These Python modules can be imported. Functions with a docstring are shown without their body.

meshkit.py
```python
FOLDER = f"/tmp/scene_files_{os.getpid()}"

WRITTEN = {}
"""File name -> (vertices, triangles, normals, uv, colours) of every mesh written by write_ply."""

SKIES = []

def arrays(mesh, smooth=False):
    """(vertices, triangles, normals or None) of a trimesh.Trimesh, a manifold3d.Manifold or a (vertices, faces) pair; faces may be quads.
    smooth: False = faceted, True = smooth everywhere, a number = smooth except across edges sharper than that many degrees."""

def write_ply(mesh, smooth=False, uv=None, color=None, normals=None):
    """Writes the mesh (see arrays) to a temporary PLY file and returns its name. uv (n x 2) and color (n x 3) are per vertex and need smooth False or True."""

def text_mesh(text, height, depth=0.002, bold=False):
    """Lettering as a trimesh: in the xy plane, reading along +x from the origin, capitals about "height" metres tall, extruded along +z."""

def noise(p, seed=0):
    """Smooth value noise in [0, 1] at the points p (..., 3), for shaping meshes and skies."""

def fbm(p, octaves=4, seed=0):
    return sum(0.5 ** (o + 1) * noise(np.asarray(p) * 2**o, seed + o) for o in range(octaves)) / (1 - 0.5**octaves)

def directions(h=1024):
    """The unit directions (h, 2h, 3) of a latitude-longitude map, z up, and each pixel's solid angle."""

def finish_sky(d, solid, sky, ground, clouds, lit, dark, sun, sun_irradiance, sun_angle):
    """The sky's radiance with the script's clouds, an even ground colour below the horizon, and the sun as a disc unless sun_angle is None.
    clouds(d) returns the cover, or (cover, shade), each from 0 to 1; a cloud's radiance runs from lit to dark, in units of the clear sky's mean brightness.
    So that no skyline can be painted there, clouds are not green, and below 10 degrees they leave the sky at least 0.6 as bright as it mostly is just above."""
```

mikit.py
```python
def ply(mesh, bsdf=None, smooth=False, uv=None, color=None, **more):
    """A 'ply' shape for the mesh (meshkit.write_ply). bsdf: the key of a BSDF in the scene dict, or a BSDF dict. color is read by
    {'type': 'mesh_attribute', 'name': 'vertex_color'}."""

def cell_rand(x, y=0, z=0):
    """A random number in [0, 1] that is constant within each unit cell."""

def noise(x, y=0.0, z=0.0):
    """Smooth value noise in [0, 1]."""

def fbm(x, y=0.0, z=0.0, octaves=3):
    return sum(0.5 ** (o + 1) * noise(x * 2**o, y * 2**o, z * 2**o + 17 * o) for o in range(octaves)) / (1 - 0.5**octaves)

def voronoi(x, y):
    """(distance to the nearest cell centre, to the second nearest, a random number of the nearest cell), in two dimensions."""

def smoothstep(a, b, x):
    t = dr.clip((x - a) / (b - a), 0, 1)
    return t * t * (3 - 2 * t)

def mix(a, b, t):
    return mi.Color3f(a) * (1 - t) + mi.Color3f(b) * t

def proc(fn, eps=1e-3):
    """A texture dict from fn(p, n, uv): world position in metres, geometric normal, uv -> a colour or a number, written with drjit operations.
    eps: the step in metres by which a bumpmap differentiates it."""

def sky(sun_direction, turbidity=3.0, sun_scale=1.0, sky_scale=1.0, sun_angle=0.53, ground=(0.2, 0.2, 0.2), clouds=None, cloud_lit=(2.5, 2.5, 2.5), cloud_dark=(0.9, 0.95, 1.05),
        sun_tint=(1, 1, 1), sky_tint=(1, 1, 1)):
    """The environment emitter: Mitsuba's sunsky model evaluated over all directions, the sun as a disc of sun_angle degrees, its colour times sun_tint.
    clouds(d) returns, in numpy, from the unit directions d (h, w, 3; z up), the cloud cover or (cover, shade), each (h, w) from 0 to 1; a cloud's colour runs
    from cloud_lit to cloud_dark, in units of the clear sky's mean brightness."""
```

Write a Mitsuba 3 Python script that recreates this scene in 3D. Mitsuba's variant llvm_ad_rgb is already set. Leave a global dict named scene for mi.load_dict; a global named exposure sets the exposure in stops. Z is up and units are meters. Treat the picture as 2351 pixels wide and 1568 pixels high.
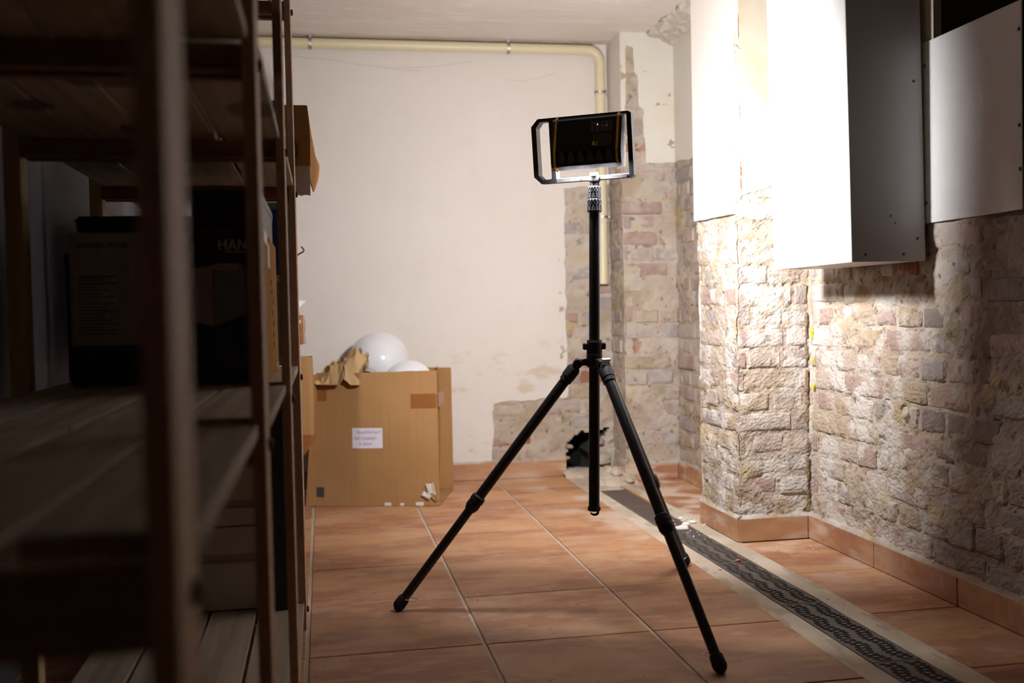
import math, random
import numpy as np
import trimesh
import drjit as dr
import mitsuba as mi
import mikit, meshkit
from mikit import noise, fbm, voronoi, cell_rand, smoothstep, mix
from shapely.geometry import Polygon, box as sbox, LineString
from shapely import affinity
from shapely.ops import unary_union
import manifold3d as m3

T = mi.ScalarTransform4f
scene, labels = {"type": "scene"}, {}
rng = np.random.default_rng(7)

# ------------------------------------------------------------------ camera
CAM_F, CAM_YAW, CAM_PITCH, CAM_ROLL, CAM_H = 2379.7, 0.1808, -0.0302, -0.0210, 0.8609
_cy, _sy, _cp, _sp = math.cos(CAM_YAW), math.sin(CAM_YAW), math.cos(CAM_PITCH), math.sin(CAM_PITCH)
_F = np.array([_sy * _cp, _cy * _cp, _sp]); _R = np.array([_cy, -_sy, 0.0]); _U = np.cross(_R, _F)
_UP = _U * math.cos(CAM_ROLL) - _R * math.sin(CAM_ROLL)
_O = np.array([0, 0, CAM_H])
scene["camera"] = {
    "type": "thinlens", "fov": math.degrees(2 * math.atan(2351 / 2 / CAM_F)), "fov_axis": "x",
    "aperture_radius": 0.0062, "focus_distance": 2.95, "near_clip": 0.05, "far_clip": 50,
    "to_world": T().look_at(origin=_O.tolist(), target=(_O + _F).tolist(), up=_UP.tolist())}
# ------------------------------------------------------------------ light: only the work light burns (its diffuser, built in the lamp)
LAMP_RADIANCE = (100.0, 98.0, 96.0)
exposure = 3.38

# ------------------------------------------------------------------ materials
def mat(name, d):
    scene[name] = d
def diff(c):
    return {"type": "diffuse", "reflectance": c if isinstance(c, dict) else {"type": "rgb", "value": list(c)}}
def princ(c, rough=0.5, **k):
    return {"type": "principled", "base_color": c if isinstance(c, dict) else {"type": "rgb", "value": list(c)}, "roughness": rough, **k}
def two(d):
    return {"type": "twosided", "bsdf": d}
def bump(tex, inner, scale=1.0):
    return {"type": "bumpmap", "arbitrary": tex, "scale": scale, "bsdf": inner}

def c_plaster(p, n, uv):
    a = fbm(p.x * 2.3, p.y * 2.3, p.z * 2.3, 3)
    b = fbm(p.x * 14 + 5, p.y * 14, p.z * 14, 3)
    c = mix((0.61, 0.552, 0.507), (0.655, 0.603, 0.566), a)
    c = mix(c, (0.57, 0.49, 0.43), 0.12 * smoothstep(0.55, 0.75, b))
    # damp stains low on the wall
    st = smoothstep(0.56, 0.72, fbm(p.x * 9, p.y * 9, p.z * 13 + 3, 4)) * smoothstep(0.78, 0.55, p.z) * smoothstep(0.45, 0.75, p.x)
    return mix(c, (0.50, 0.40, 0.285), 0.65 * st)
def b_plaster(p, n, uv):
    return 0.003 * fbm(p.x * 7, p.y * 7, p.z * 7, 2) + 0.0007 * fbm(p.x * 60, p.y * 60, p.z * 60, 2)
mat("mat_plaster", two(bump(mikit.proc(b_plaster, 2e-3), diff(mikit.proc(c_plaster)))))

def c_cream(p, n, uv):
    a = fbm(p.x * 5, p.y * 5, p.z * 3, 3)
    c = mix((0.605, 0.558, 0.48), (0.63, 0.60, 0.55), a)
    return mix(c, (0.585, 0.50, 0.365), 0.3 * smoothstep(0.5, 0.72, fbm(p.x * 10 + 3, p.y * 10, p.z * 6, 3)))
mat("mat_cream_plaster", two(bump(mikit.proc(b_plaster, 2e-3), diff(mikit.proc(c_cream)))))

def c_yellow_plaster(p, n, uv):
    c = mix((0.50, 0.445, 0.345), (0.53, 0.49, 0.415), fbm(p.x * 5, p.y * 5, p.z * 3, 3))
    return mix(c, (0.47, 0.385, 0.245), 0.45 * smoothstep(0.5, 0.72, fbm(p.x * 10 + 3, p.y * 10, p.z * 6, 3)))
mat("mat_yellow_plaster", two(bump(mikit.proc(b_plaster, 2e-3), diff(mikit.proc(c_yellow_plaster)))))

def c_ceiling(p, n, uv):
    a = fbm(p.x * 3, p.y * 3, 0, 3)
    s = smoothstep(0.62, 0.75, fbm(p.x * 6, p.y * 40, 2, 3))
    return mix(mix((0.655, 0.575, 0.525), (0.71, 0.64, 0.595), a), (0.78, 0.73, 0.69), 0.4 * s)
def b_ceiling(p, n, uv):
    return 0.004 * fbm(p.x * 12, p.y * 30, 0, 3) + 0.001 * fbm(p.x * 90, p.y * 90, 0, 2)
mat("mat_ceiling", two(bump(mikit.proc(b_ceiling, 2e-3), diff(mikit.proc(c_ceiling)))))

def lime_and_falloff(p):
    # lime thickest at the near pier, thinner both ways; camera-end thinning paints lamp falloff
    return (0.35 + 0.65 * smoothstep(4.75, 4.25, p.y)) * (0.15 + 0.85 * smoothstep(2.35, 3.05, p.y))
def c_mortar(p, n, uv):
    a = fbm(p.x * 6, p.y * 6, p.z * 6, 2)
    b = fbm(p.x * 17 + 9, p.y * 17, p.z * 17, 3)
    w = fbm(p.x * 13, p.y * 13, p.z * 4.5, 3)
    c = mix((0.50, 0.39, 0.285), (0.65, 0.555, 0.455), smoothstep(0.3, 0.7, a))
    c = mix((0.36, 0.28, 0.225), c, smoothstep(2.4, 2.95, p.y))  # mortar darkened towards the camera as painted lamp falloff
    c = mix(c, (0.60, 0.47, 0.40), 0.6 * smoothstep(0.45, 0.65, fbm(p.x * 5 + 77, p.y * 5, p.z * 7, 3)))
    c = mix(c, (0.77, 0.715, 0.66), 0.85 * lime_and_falloff(p) * smoothstep(0.46, 0.62, 0.5 * (b + w)))
    c = mix(c, (0.66, 0.50, 0.24), 0.5 * smoothstep(0.60, 0.74, fbm(p.x * 8 + 31, p.y * 8, p.z * 8, 3)))
    k = smoothstep(0.66, 0.78, fbm(p.x * 48, p.y * 48 + 7, p.z * 30, 3))
    return 0.70 * mix(c, (0.20, 0.145, 0.105), 0.75 * k)
def b_rough(p, n, uv):
    return 0.006 * fbm(p.x * 42, p.y * 42, p.z * 42, 3) + 0.0045 * fbm(p.x * 140, p.y * 140, p.z * 140, 2)
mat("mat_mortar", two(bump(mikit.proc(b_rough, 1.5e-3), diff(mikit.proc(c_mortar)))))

def brick_colour(base, lime_at, seed):
    def f(p, n, uv):
        w = 0.5 * (fbm(p.x * 9 + seed, p.y * 9, p.z * 11, 3) + fbm(p.x * 13, p.y * 13, p.z * 4.5, 3))
        s = fbm(p.x * 30, p.y * 30 + seed, p.z * 22, 3)
        c = mix([0.75 * v for v in base], [min(1, 1.2 * v) for v in base], s)
        c = mix(c, (0.75, 0.685, 0.63), 0.9 * lime_and_falloff(p) * smoothstep(lime_at, lime_at + 0.12, w))
        return 0.70 * mix(c, (0.24, 0.18, 0.14), 0.6 * smoothstep(0.66, 0.78, fbm(p.x * 48 + 5, p.y * 48, p.z * 30 + seed, 3)))
    return f
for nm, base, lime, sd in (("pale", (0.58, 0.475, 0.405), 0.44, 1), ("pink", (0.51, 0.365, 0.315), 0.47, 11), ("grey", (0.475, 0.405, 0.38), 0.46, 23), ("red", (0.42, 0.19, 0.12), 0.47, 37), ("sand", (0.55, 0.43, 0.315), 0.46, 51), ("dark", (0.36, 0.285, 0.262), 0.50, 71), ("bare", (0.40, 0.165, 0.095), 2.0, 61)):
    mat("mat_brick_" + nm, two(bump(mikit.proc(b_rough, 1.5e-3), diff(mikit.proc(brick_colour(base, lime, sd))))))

def c_tile(p, n, uv):
    i, j = dr.floor((p.x + 0.058) / 0.45), dr.floor((p.y - 0.376) / 0.45)
    r = cell_rand(i, j, 3)
    a = fbm(p.x * 3.2 + r * 40, p.y * 9, p.z * 6, 4)
    b = fbm(p.x * 16 + r * 9, p.y * 40, p.z * 20, 3)
    c = mix((0.35, 0.155, 0.085), (0.475, 0.25, 0.13), smoothstep(0.3, 0.7, a))
    c = mix(c, (0.54, 0.32, 0.175), 0.4 * smoothstep(0.5, 0.75, b))
    c = c * (0.81 + 0.14 * r)
    d = smoothstep(0.42, 0.75, fbm(p.x * 7, p.y * 7 + 2, p.z * 20, 4))
    near = smoothstep(0.75, 1.3, p.x) * smoothstep(3.0, 4.4, p.y) + 0.5 * smoothstep(1.42, 1.5, p.x) * smoothstep(2.6, 3.4, p.y)
    c = mix(c, (0.54, 0.43, 0.35), dr.clip(0.14 * d + 0.75 * d * near, 0, 0.85))
    return mix(c, (0.12, 0.08, 0.06), 0.8 * smoothstep(0.88, 0.92, fbm(p.x * 60, p.y * 60, p.z * 60, 2)))
def b_tile(p, n, uv):
    return 0.0012 * fbm(p.x * 20, p.y * 40, p.z * 30, 2)
mat("mat_tile", two(bump(mikit.proc(b_tile, 2e-3), princ(mikit.proc(c_tile), 0.55, specular=0.35))))
def c_grout(p, n, uv):
    return mix((0.43, 0.35, 0.275), (0.58, 0.51, 0.425), fbm(p.x * 14, p.y * 14, p.z * 14, 3))
mat("mat_grout", two(diff(mikit.proc(c_grout))))
def c_concrete(p, n, uv):
    a = fbm(p.x * 9, p.y * 5, 0, 4)
    c = mix((0.48, 0.395, 0.31), (0.60, 0.515, 0.42), smoothstep(0.25, 0.7, a))
    return mix(c, (0.28, 0.22, 0.17), 0.4 * smoothstep(0.62, 0.72, fbm(p.x * 24, p.y * 10, 3, 4)))
def b_concrete(p, n, uv):
    return 0.004 * fbm(p.x * 30, p.y * 22, 0, 3) + 0.0015 * fbm(p.x * 120, p.y * 120, 0, 2)
mat("mat_concrete", two(bump(mikit.proc(b_concrete, 2e-3), diff(mikit.proc(c_concrete)))))

def wood(axis, dark, light, sc=1.0):
    def f(p, n, uv):
        q = [p.x, p.y, p.z]
        k = [55.0, 55.0, 55.0]; k[axis] = 2.6
        g = fbm(q[0] * k[0] * sc, q[1] * k[1] * sc, q[2] * k[2] * sc, 3)
        c = mix(dark, light, smoothstep(0.25, 0.75, g))
        k2 = [9.0, 9.0, 9.0]; k2[axis] = 5.0
        kn = smoothstep(0.80, 0.87, noise(q[0] * k2[0], q[1] * k2[1], q[2] * k2[2]))
        return mix(c, [0.35 * v for v in dark], 0.8 * kn)
    return f
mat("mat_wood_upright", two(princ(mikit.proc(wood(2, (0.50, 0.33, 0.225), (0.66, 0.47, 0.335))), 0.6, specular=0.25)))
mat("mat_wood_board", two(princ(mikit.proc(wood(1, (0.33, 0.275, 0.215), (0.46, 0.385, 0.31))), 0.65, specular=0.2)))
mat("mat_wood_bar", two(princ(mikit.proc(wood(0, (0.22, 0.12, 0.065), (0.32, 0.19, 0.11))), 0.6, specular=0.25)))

def c_card(p, n, uv):
    a = fbm(p.x * 5, p.y * 5, p.z * 5, 3)
    s = noise(p.x * 260, p.y * 30, p.z * 3)
    c = mix((0.33, 0.175, 0.072), (0.395, 0.22, 0.10), a)
    return c * (0.95 + 0.1 * s)
mat("mat_cardboard", two(diff(mikit.proc(c_card))))
mat("mat_kraft", two(diff((0.42, 0.275, 0.14))))
mat("mat_tape", two(princ((0.24, 0.095, 0.028), 0.25, specular=0.5)))
mat("mat_parcel", two(princ((0.27, 0.12, 0.045), 0.22, specular=0.6)))
mat("mat_wood_pale", two(princ(mikit.proc(wood(2, (0.50, 0.36, 0.20), (0.62, 0.47, 0.29))), 0.6, specular=0.2)))
mat("mat_card_white", two(diff((0.66, 0.60, 0.55))))
mat("mat_paper", two(diff((0.64, 0.61, 0.66))))
mat("mat_ink", two(diff((0.20, 0.14, 0.36))))
mat("mat_print_dark", two(diff((0.075, 0.055, 0.05))))
mat("mat_carton_grey", two(diff((0.50, 0.46, 0.44))))
mat("mat_print_teal", two(diff((0.05, 0.085, 0.10))))
mat("mat_carton_black", two(princ((0.018, 0.02, 0.024), 0.45)))
mat("mat_carton_navy", two(princ((0.02, 0.03, 0.085), 0.45)))
mat("mat_print_cream", two(diff((0.62, 0.58, 0.45))))
mat("mat_print_steel", two(diff((0.22, 0.27, 0.30))))
mat("mat_print_beige", two(diff((0.42, 0.37, 0.34))))
mat("mat_black", princ((0.012, 0.012, 0.014), 0.38, specular=0.5))
mat("mat_black_matte", princ((0.014, 0.014, 0.016), 0.62, specular=0.4))
mat("mat_black_two", two(princ((0.014, 0.014, 0.016), 0.55, specular=0.4)))
mat("mat_collar", princ((0.04, 0.04, 0.045), 0.4, specular=0.6))
mat("mat_body", princ((0.006, 0.007, 0.009), 0.5, specular=0.25))
mat("mat_rubber", princ((0.02, 0.02, 0.022), 0.8, specular=0.3))
mat("mat_alu", {"type": "roughconductor", "material": "Al", "alpha": 0.28, "specular_reflectance": {"type": "rgb", "value": [0.55, 0.55, 0.57]}})
mat("mat_steel", {"type": "roughconductor", "material": "Al", "alpha": 0.2, "specular_reflectance": {"type": "rgb", "value": [0.8, 0.8, 0.82]}})
mat("mat_tab", princ((0.75, 0.74, 0.75), 0.3, specular=0.6))
mat("mat_frame", princ((0.030, 0.030, 0.034), 0.42, specular=0.6, metallic=0.2))
mat("mat_bar", princ((0.10, 0.10, 0.11), 0.4, specular=0.6, metallic=0.2))
mat("mat_rib", princ((0.05, 0.05, 0.055), 0.35, specular=0.6))
mat("mat_yellow", princ((0.80, 0.46, 0.03), 0.45))
mat("mat_daub", two(diff((0.66, 0.52, 0.06))))
mat("mat_white_knob", princ((0.35, 0.35, 0.35), 0.4))
mat("mat_grey_print", two(diff((0.16, 0.17, 0.15))))
mat("mat_led_on", two(diff((0.7, 0.9, 0.8))))
mat("mat_led_off", two(diff((0.4, 0.42, 0.42))))
def enamel(dirt, tone=1.0):
    def f(p, n, uv):
        sp = smoothstep(dirt, dirt + 0.02, fbm(p.x * 70, p.y * 70, p.z * 45, 2))
        sm = smoothstep(0.60, 0.8, fbm(p.x * 5, p.y * 5, p.z * 3, 3))
        return mix(tone * mix((0.69, 0.68, 0.68), (0.63, 0.61, 0.61), 0.5 * sm), (0.16, 0.14, 0.13), 0.9 * sp)
    return f
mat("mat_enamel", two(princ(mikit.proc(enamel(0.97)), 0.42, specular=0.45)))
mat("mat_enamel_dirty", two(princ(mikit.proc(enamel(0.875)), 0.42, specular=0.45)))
mat("mat_enamel_shaded", two(princ(mikit.proc(enamel(0.885, 0.72)), 0.45, specular=0.4)))  # shade of the duct front sheet put into the enamel tone
mat("mat_screw", princ((0.10, 0.10, 0.10), 0.4, metallic=0.7))
mat("mat_globe", princ((0.60, 0.595, 0.615), 0.12, specular=0.6))
mat("mat_pipe", princ((0.60, 0.52, 0.35), 0.4, specular=0.4))
mat("mat_clip", {"type": "roughconductor", "material": "Al", "alpha": 0.3, "specular_reflectance": {"type": "rgb", "value": [0.5, 0.48, 0.44]}})
mat("mat_cable", princ((0.42, 0.36, 0.30), 0.5))
mat("mat_grate", princ((0.105, 0.09, 0.083), 0.6, specular=0.3))
mat("mat_grate_rust", princ((0.12, 0.088, 0.075), 0.7, specular=0.3))
mat("mat_rust", princ((0.42, 0.20, 0.07), 0.8))
mat("mat_haunch", two(bump(mikit.proc(b_rough, 1.5e-3), diff((0.54, 0.48, 0.42)))))
mat("mat_grime", two(diff((0.10, 0.08, 0.065))))
mat("mat_crack", two(diff((0.44, 0.375, 0.335))))
mat("mat_seam", two(bump(mikit.proc(b_rough, 1.5e-3), diff((0.30, 0.205, 0.125)))))
mat("mat_grey_wall", two(diff((0.15, 0.145, 0.165))))
mat("mat_dark_void", two(diff((0.012, 0.012, 0.012))))
def c_niche(p, n, uv):
    return mix((0.05, 0.055, 0.05), (0.11, 0.11, 0.095), fbm(p.x * 8, p.y * 8, p.z * 8, 3))
mat("mat_niche", two(diff(mikit.proc(c_niche))))
mat("mat_rack_grey", princ((0.30, 0.30, 0.335), 0.45, metallic=0.2))
mat("mat_blue", princ((0.012, 0.055, 0.17), 0.45))
mat("mat_slate", two(diff((0.062, 0.075, 0.082))))
mat("mat_white_board", two(princ((0.62, 0.58, 0.56), 0.5)))
mat("mat_teal_bin", princ((0.20, 0.27, 0.29), 0.4))
mat("mat_crumb", diff((0.80, 0.75, 0.72)))
mat("mat_chip", diff((0.60, 0.20, 0.06)))
mat("mat_lamp_face", {"type": "diffuse", "reflectance": {"type": "rgb", "value": [0.7, 0.7, 0.7]}})

# ------------------------------------------------------------------ mesh helpers
def cat(ms):
    return trimesh.util.concatenate(list(ms))
def cbox(x0, x1, y0, y1, z0, z1, b=0.0015):
    b = min(b, 0.45 * min(x1 - x0, y1 - y0, z1 - z0))
    pts = []
    for x, sx in ((x0, 1), (x1, -1)):
        for y, sy in ((y0, 1), (y1, -1)):
            for z, sz in ((z0, 1), (z1, -1)):
                pts += [(x, y + sy * b, z + sz * b), (x + sx * b, y, z + sz * b), (x + sx * b, y + sy * b, z)]
    return trimesh.convex.convex_hull(np.array(pts))
def frame_to(axis_from, axis_to):
    p, q = np.asarray(axis_from, float), np.asarray(axis_to, float)
    return p, (q - p) / np.linalg.norm(q - p), np.linalg.norm(q - p)
def basis(d):
    a = np.cross(d, [0, 0, 1.0] if abs(d[2]) < 0.9 else [0, 1.0, 0])
    a /= np.linalg.norm(a)
    return a, np.cross(d, a)
def lathe(p, q, prof, seg=32):
    """prof: (distance from p along pq, radius)"""
    p, d, L = frame_to(p, q)
    a, b = basis(d)
    th = np.arange(seg) * 2 * np.pi / seg
    ring = np.cos(th)[:, None] * a + np.sin(th)[:, None] * b
    v, f = [], []
    pr = [(prof[0][0], 1e-5)] + list(prof) + [(prof[-1][0], 1e-5)]
    for t, r in pr:
        v.append(p + d * t + ring * r)
    v = np.vstack(v)
    for i in range(len(pr) - 1):
        for j in range(seg):
            k = (j + 1) % seg
            A, B, C, D = i * seg + j, i * seg + k, (i + 1) * seg + k, (i + 1) * seg + j
            f += [(A, B, C), (A, C, D)]
    m = trimesh.Trimesh(v, np.array(f), process=False)
    if m.volume < 0:
        m.invert()
    return m
def rod(p, q, r, seg=20, b=None):
    L = np.linalg.norm(np.subtract(q, p))
    b = min(0.2 * r, 0.002) if b is None else b
    return lathe(p, q, [(0, r - b), (b, r), (L - b, r), (L, r - b)], seg)
def sweep(path, r, seg=10):
    path = np.asarray(path, float)
    v, f = meshtube(path, r, seg)
    return trimesh.Trimesh(v, f, process=False)
def meshtube(p, r, seg):
    t = np.gradient(p, axis=0); t /= np.linalg.norm(t, axis=1, keepdims=True)
    a, _ = basis(t[0]); A = [a]
    for i in range(1, len(p)):
        a = A[-1] - t[i] * (A[-1] @ t[i]); A.append(a / np.linalg.norm(a))
    A = np.array(A); B = np.cross(t, A)
    th = np.arange(seg) * 2 * np.pi / seg
    rr = np.broadcast_to(r, (len(p),))
    v = p[:, None] + rr[:, None, None] * (np.cos(th)[None, :, None] * A[:, None] + np.sin(th)[None, :, None] * B[:, None])
    n = len(p); f = []
    for i in range(n - 1):
        for j in range(seg):
            k = (j + 1) % seg
            f += [(i * seg + j, i * seg + k, (i + 1) * seg + k), (i * seg + j, (i + 1) * seg + k, (i + 1) * seg + j)]
    v = np.vstack([v.reshape(-1, 3), p[:1], p[-1:]])
    for j in range(seg):
        k = (j + 1) % seg
        f += [(n * seg, k, j), (n * seg + 1, (n - 1) * seg + j, (n - 1) * seg + k)]
    return v, np.array(f)
def extrude(poly, h):
    gs = getattr(poly, "geoms", [poly])
    return cat([trimesh.creation.extrude_polygon(g, h, engine="earcut") for g in gs if g.area > 1e-9])
def xf(mesh, M):
    m = mesh.copy(); m.apply_transform(M); return m
def mat4(ax, ay, az, o):
    M = np.eye(4); M[:3, 0], M[:3, 1], M[:3, 2], M[:3, 3] = ax, ay, az, o
    return M
def rounded_rect(x0, x1, y0, y1, r, n=4):
    return sbox(x0 + r, y0 + r, x1 - r, y1 - r).buffer(r, quad_segs=n)

# ------------------------------------------------------------------ scene-tree helpers
count = {}
def key_for(name):
    if name not in count:
        count[name] = 0
        return name
    count[name] += 1
    return f"{name}_{count[name]:03d}"
def thing(name, label, category, group=None, kind=None):
    k = key_for(name)
    labels[k] = {"label": label, "category": category}
    if group: labels[k]["group"] = group
    if kind: labels[k]["kind"] = kind
    return k
def struct(name):
    k = key_for(name)
    labels[k] = {"kind": "structure"}
    return k
def put(k, mesh, m, smooth=False, **more):
    scene[k] = mikit.ply(mesh, m, smooth, **more)
    return k
def part(parent, name, mesh, m, smooth=False, label=None, kind=None, **more):
    k = key_for(parent + "__" + name)
    scene[k] = mikit.ply(mesh, m, smooth, **more)
    if label or kind:
        labels[k] = {}
        if label: labels[k]["label"] = label
        if kind: labels[k]["kind"] = kind
    return k

# ================================================================== THE ROOM
XL, XR, YB, YF, ZC = -0.75, 1.75, 5.20, -4.0, 2.215
PX = 1.475                      # aisle-side faces of both brick piers
NY0, NY1 = 3.54, 3.92           # near pier
FY = 4.95                       # front of the far pier

def ragged(pts, amp=0.006, step=0.012, seed=0, freq=22.0, straight=()):
    """A polygon whose sides are broken up by noise; sides listed in straight stay clean."""
    out = []
    n = len(pts)
    for i in range(n):
        a, b = np.array(pts[i], float), np.array(pts[(i + 1) % n], float)
        L = np.linalg.norm(b - a)
        if i in straight:
            out.append(a); continue
        m = max(2, int(L / step)); d = (b - a) / L; nn = np.array([-d[1], d[0]])
        for k in range(m):
            q = a + (b - a) * k / m
            w = (meshkit.fbm(np.array([q[0] * freq + seed * 7.3, q[1] * freq, seed * 3.1]), 3, seed) - 0.5) * 2
            out.append(q + nn * amp * 2.2 * w * (0 if k == 0 else 1))
    p = Polygon(out)
    return p if p.is_valid else p.buffer(0)

class Face:
    """A vertical face of the room: 2-D coordinates (s along, z up), n out of the wall."""
    def __init__(self, o, a, n):
        self.o, self.a, self.n = np.array(o, float), np.array(a, float), np.array(n, float)
    def M(self, depth=0.0):
        return mat4(self.a, [0, 0, 1], self.n, self.o + self.n * depth)
    def w(self, s, z, h):
        return self.o + np.multiply.outer(s, self.a) + np.multiply.outer(z, [0, 0, 1.0]) + np.multiply.outer(h, self.n)

def mortar_grid(face, s0, s1, z0, z1, res, seed, hole=None, base=-0.0062, amp=0.0065, cover=0.0105, groove=None):
    ns, nz = max(2, int(round((s1 - s0) / res))) + 1, max(2, int(round((z1 - z0) / res))) + 1
    S, Z = np.meshgrid(np.linspace(s0, s1, ns), np.linspace(z0, z1, nz), indexing="ij")
    P = face.w(S, Z, 0 * S)
    h = base + amp * (meshkit.fbm(P * 22, 3, seed) - 0.5) + 0.005 * (meshkit.fbm(P * 80, 3, seed + 5) - 0.5)
    sm = meshkit.fbm(P * np.array([7.5, 7.5, 9.0]) + 3, 3, seed + 9)
    h = h + cover * np.clip((sm - 0.47) / 0.22, 0, 1) * 0.9       # lime skins that run over the bricks
    h = h - 0.009 * np.clip((meshkit.fbm(P * 30, 2, seed + 21) - 0.70) / 0.1, 0, 1)
    if groove is not None:
        g = groove + 0.012 * (meshkit.fbm(np.stack([Z * 9, 0 * Z, 0 * Z + 2.0], -1), 3, 4) - 0.5)
        h = h - 0.035 * np.exp(-((S - g) / (0.004 + 0.008 * meshkit.noise(np.stack([Z * 14, 0 * Z, 0 * Z + 5.0], -1)))) ** 2)
    V = face.w(S, Z, h).reshape(-1, 3)
    i, j = np.meshgrid(np.arange(ns - 1), np.arange(nz - 1), indexing="ij")
    keep = np.ones(i.shape, bool)
    if hole is not None:
        from shapely import contains_xy
        keep = ~contains_xy(hole, (S[:-1, :-1] + S[1:, 1:]) / 2, (Z[:-1, :-1] + Z[1:, 1:]) / 2)
    a = (i * nz + j)[keep]; b = ((i + 1) * nz + j)[keep]
    q = np.stack([a, b, b + 1, a + 1], -1)
    if np.dot(np.cross(face.a, [0, 0, 1.0]), face.n) < 0:
        q = q[:, ::-1]
    return trimesh.Trimesh(V, np.vstack([q[:, [0, 1, 2]], q[:, [0, 2, 3]]]), process=False)

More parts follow.
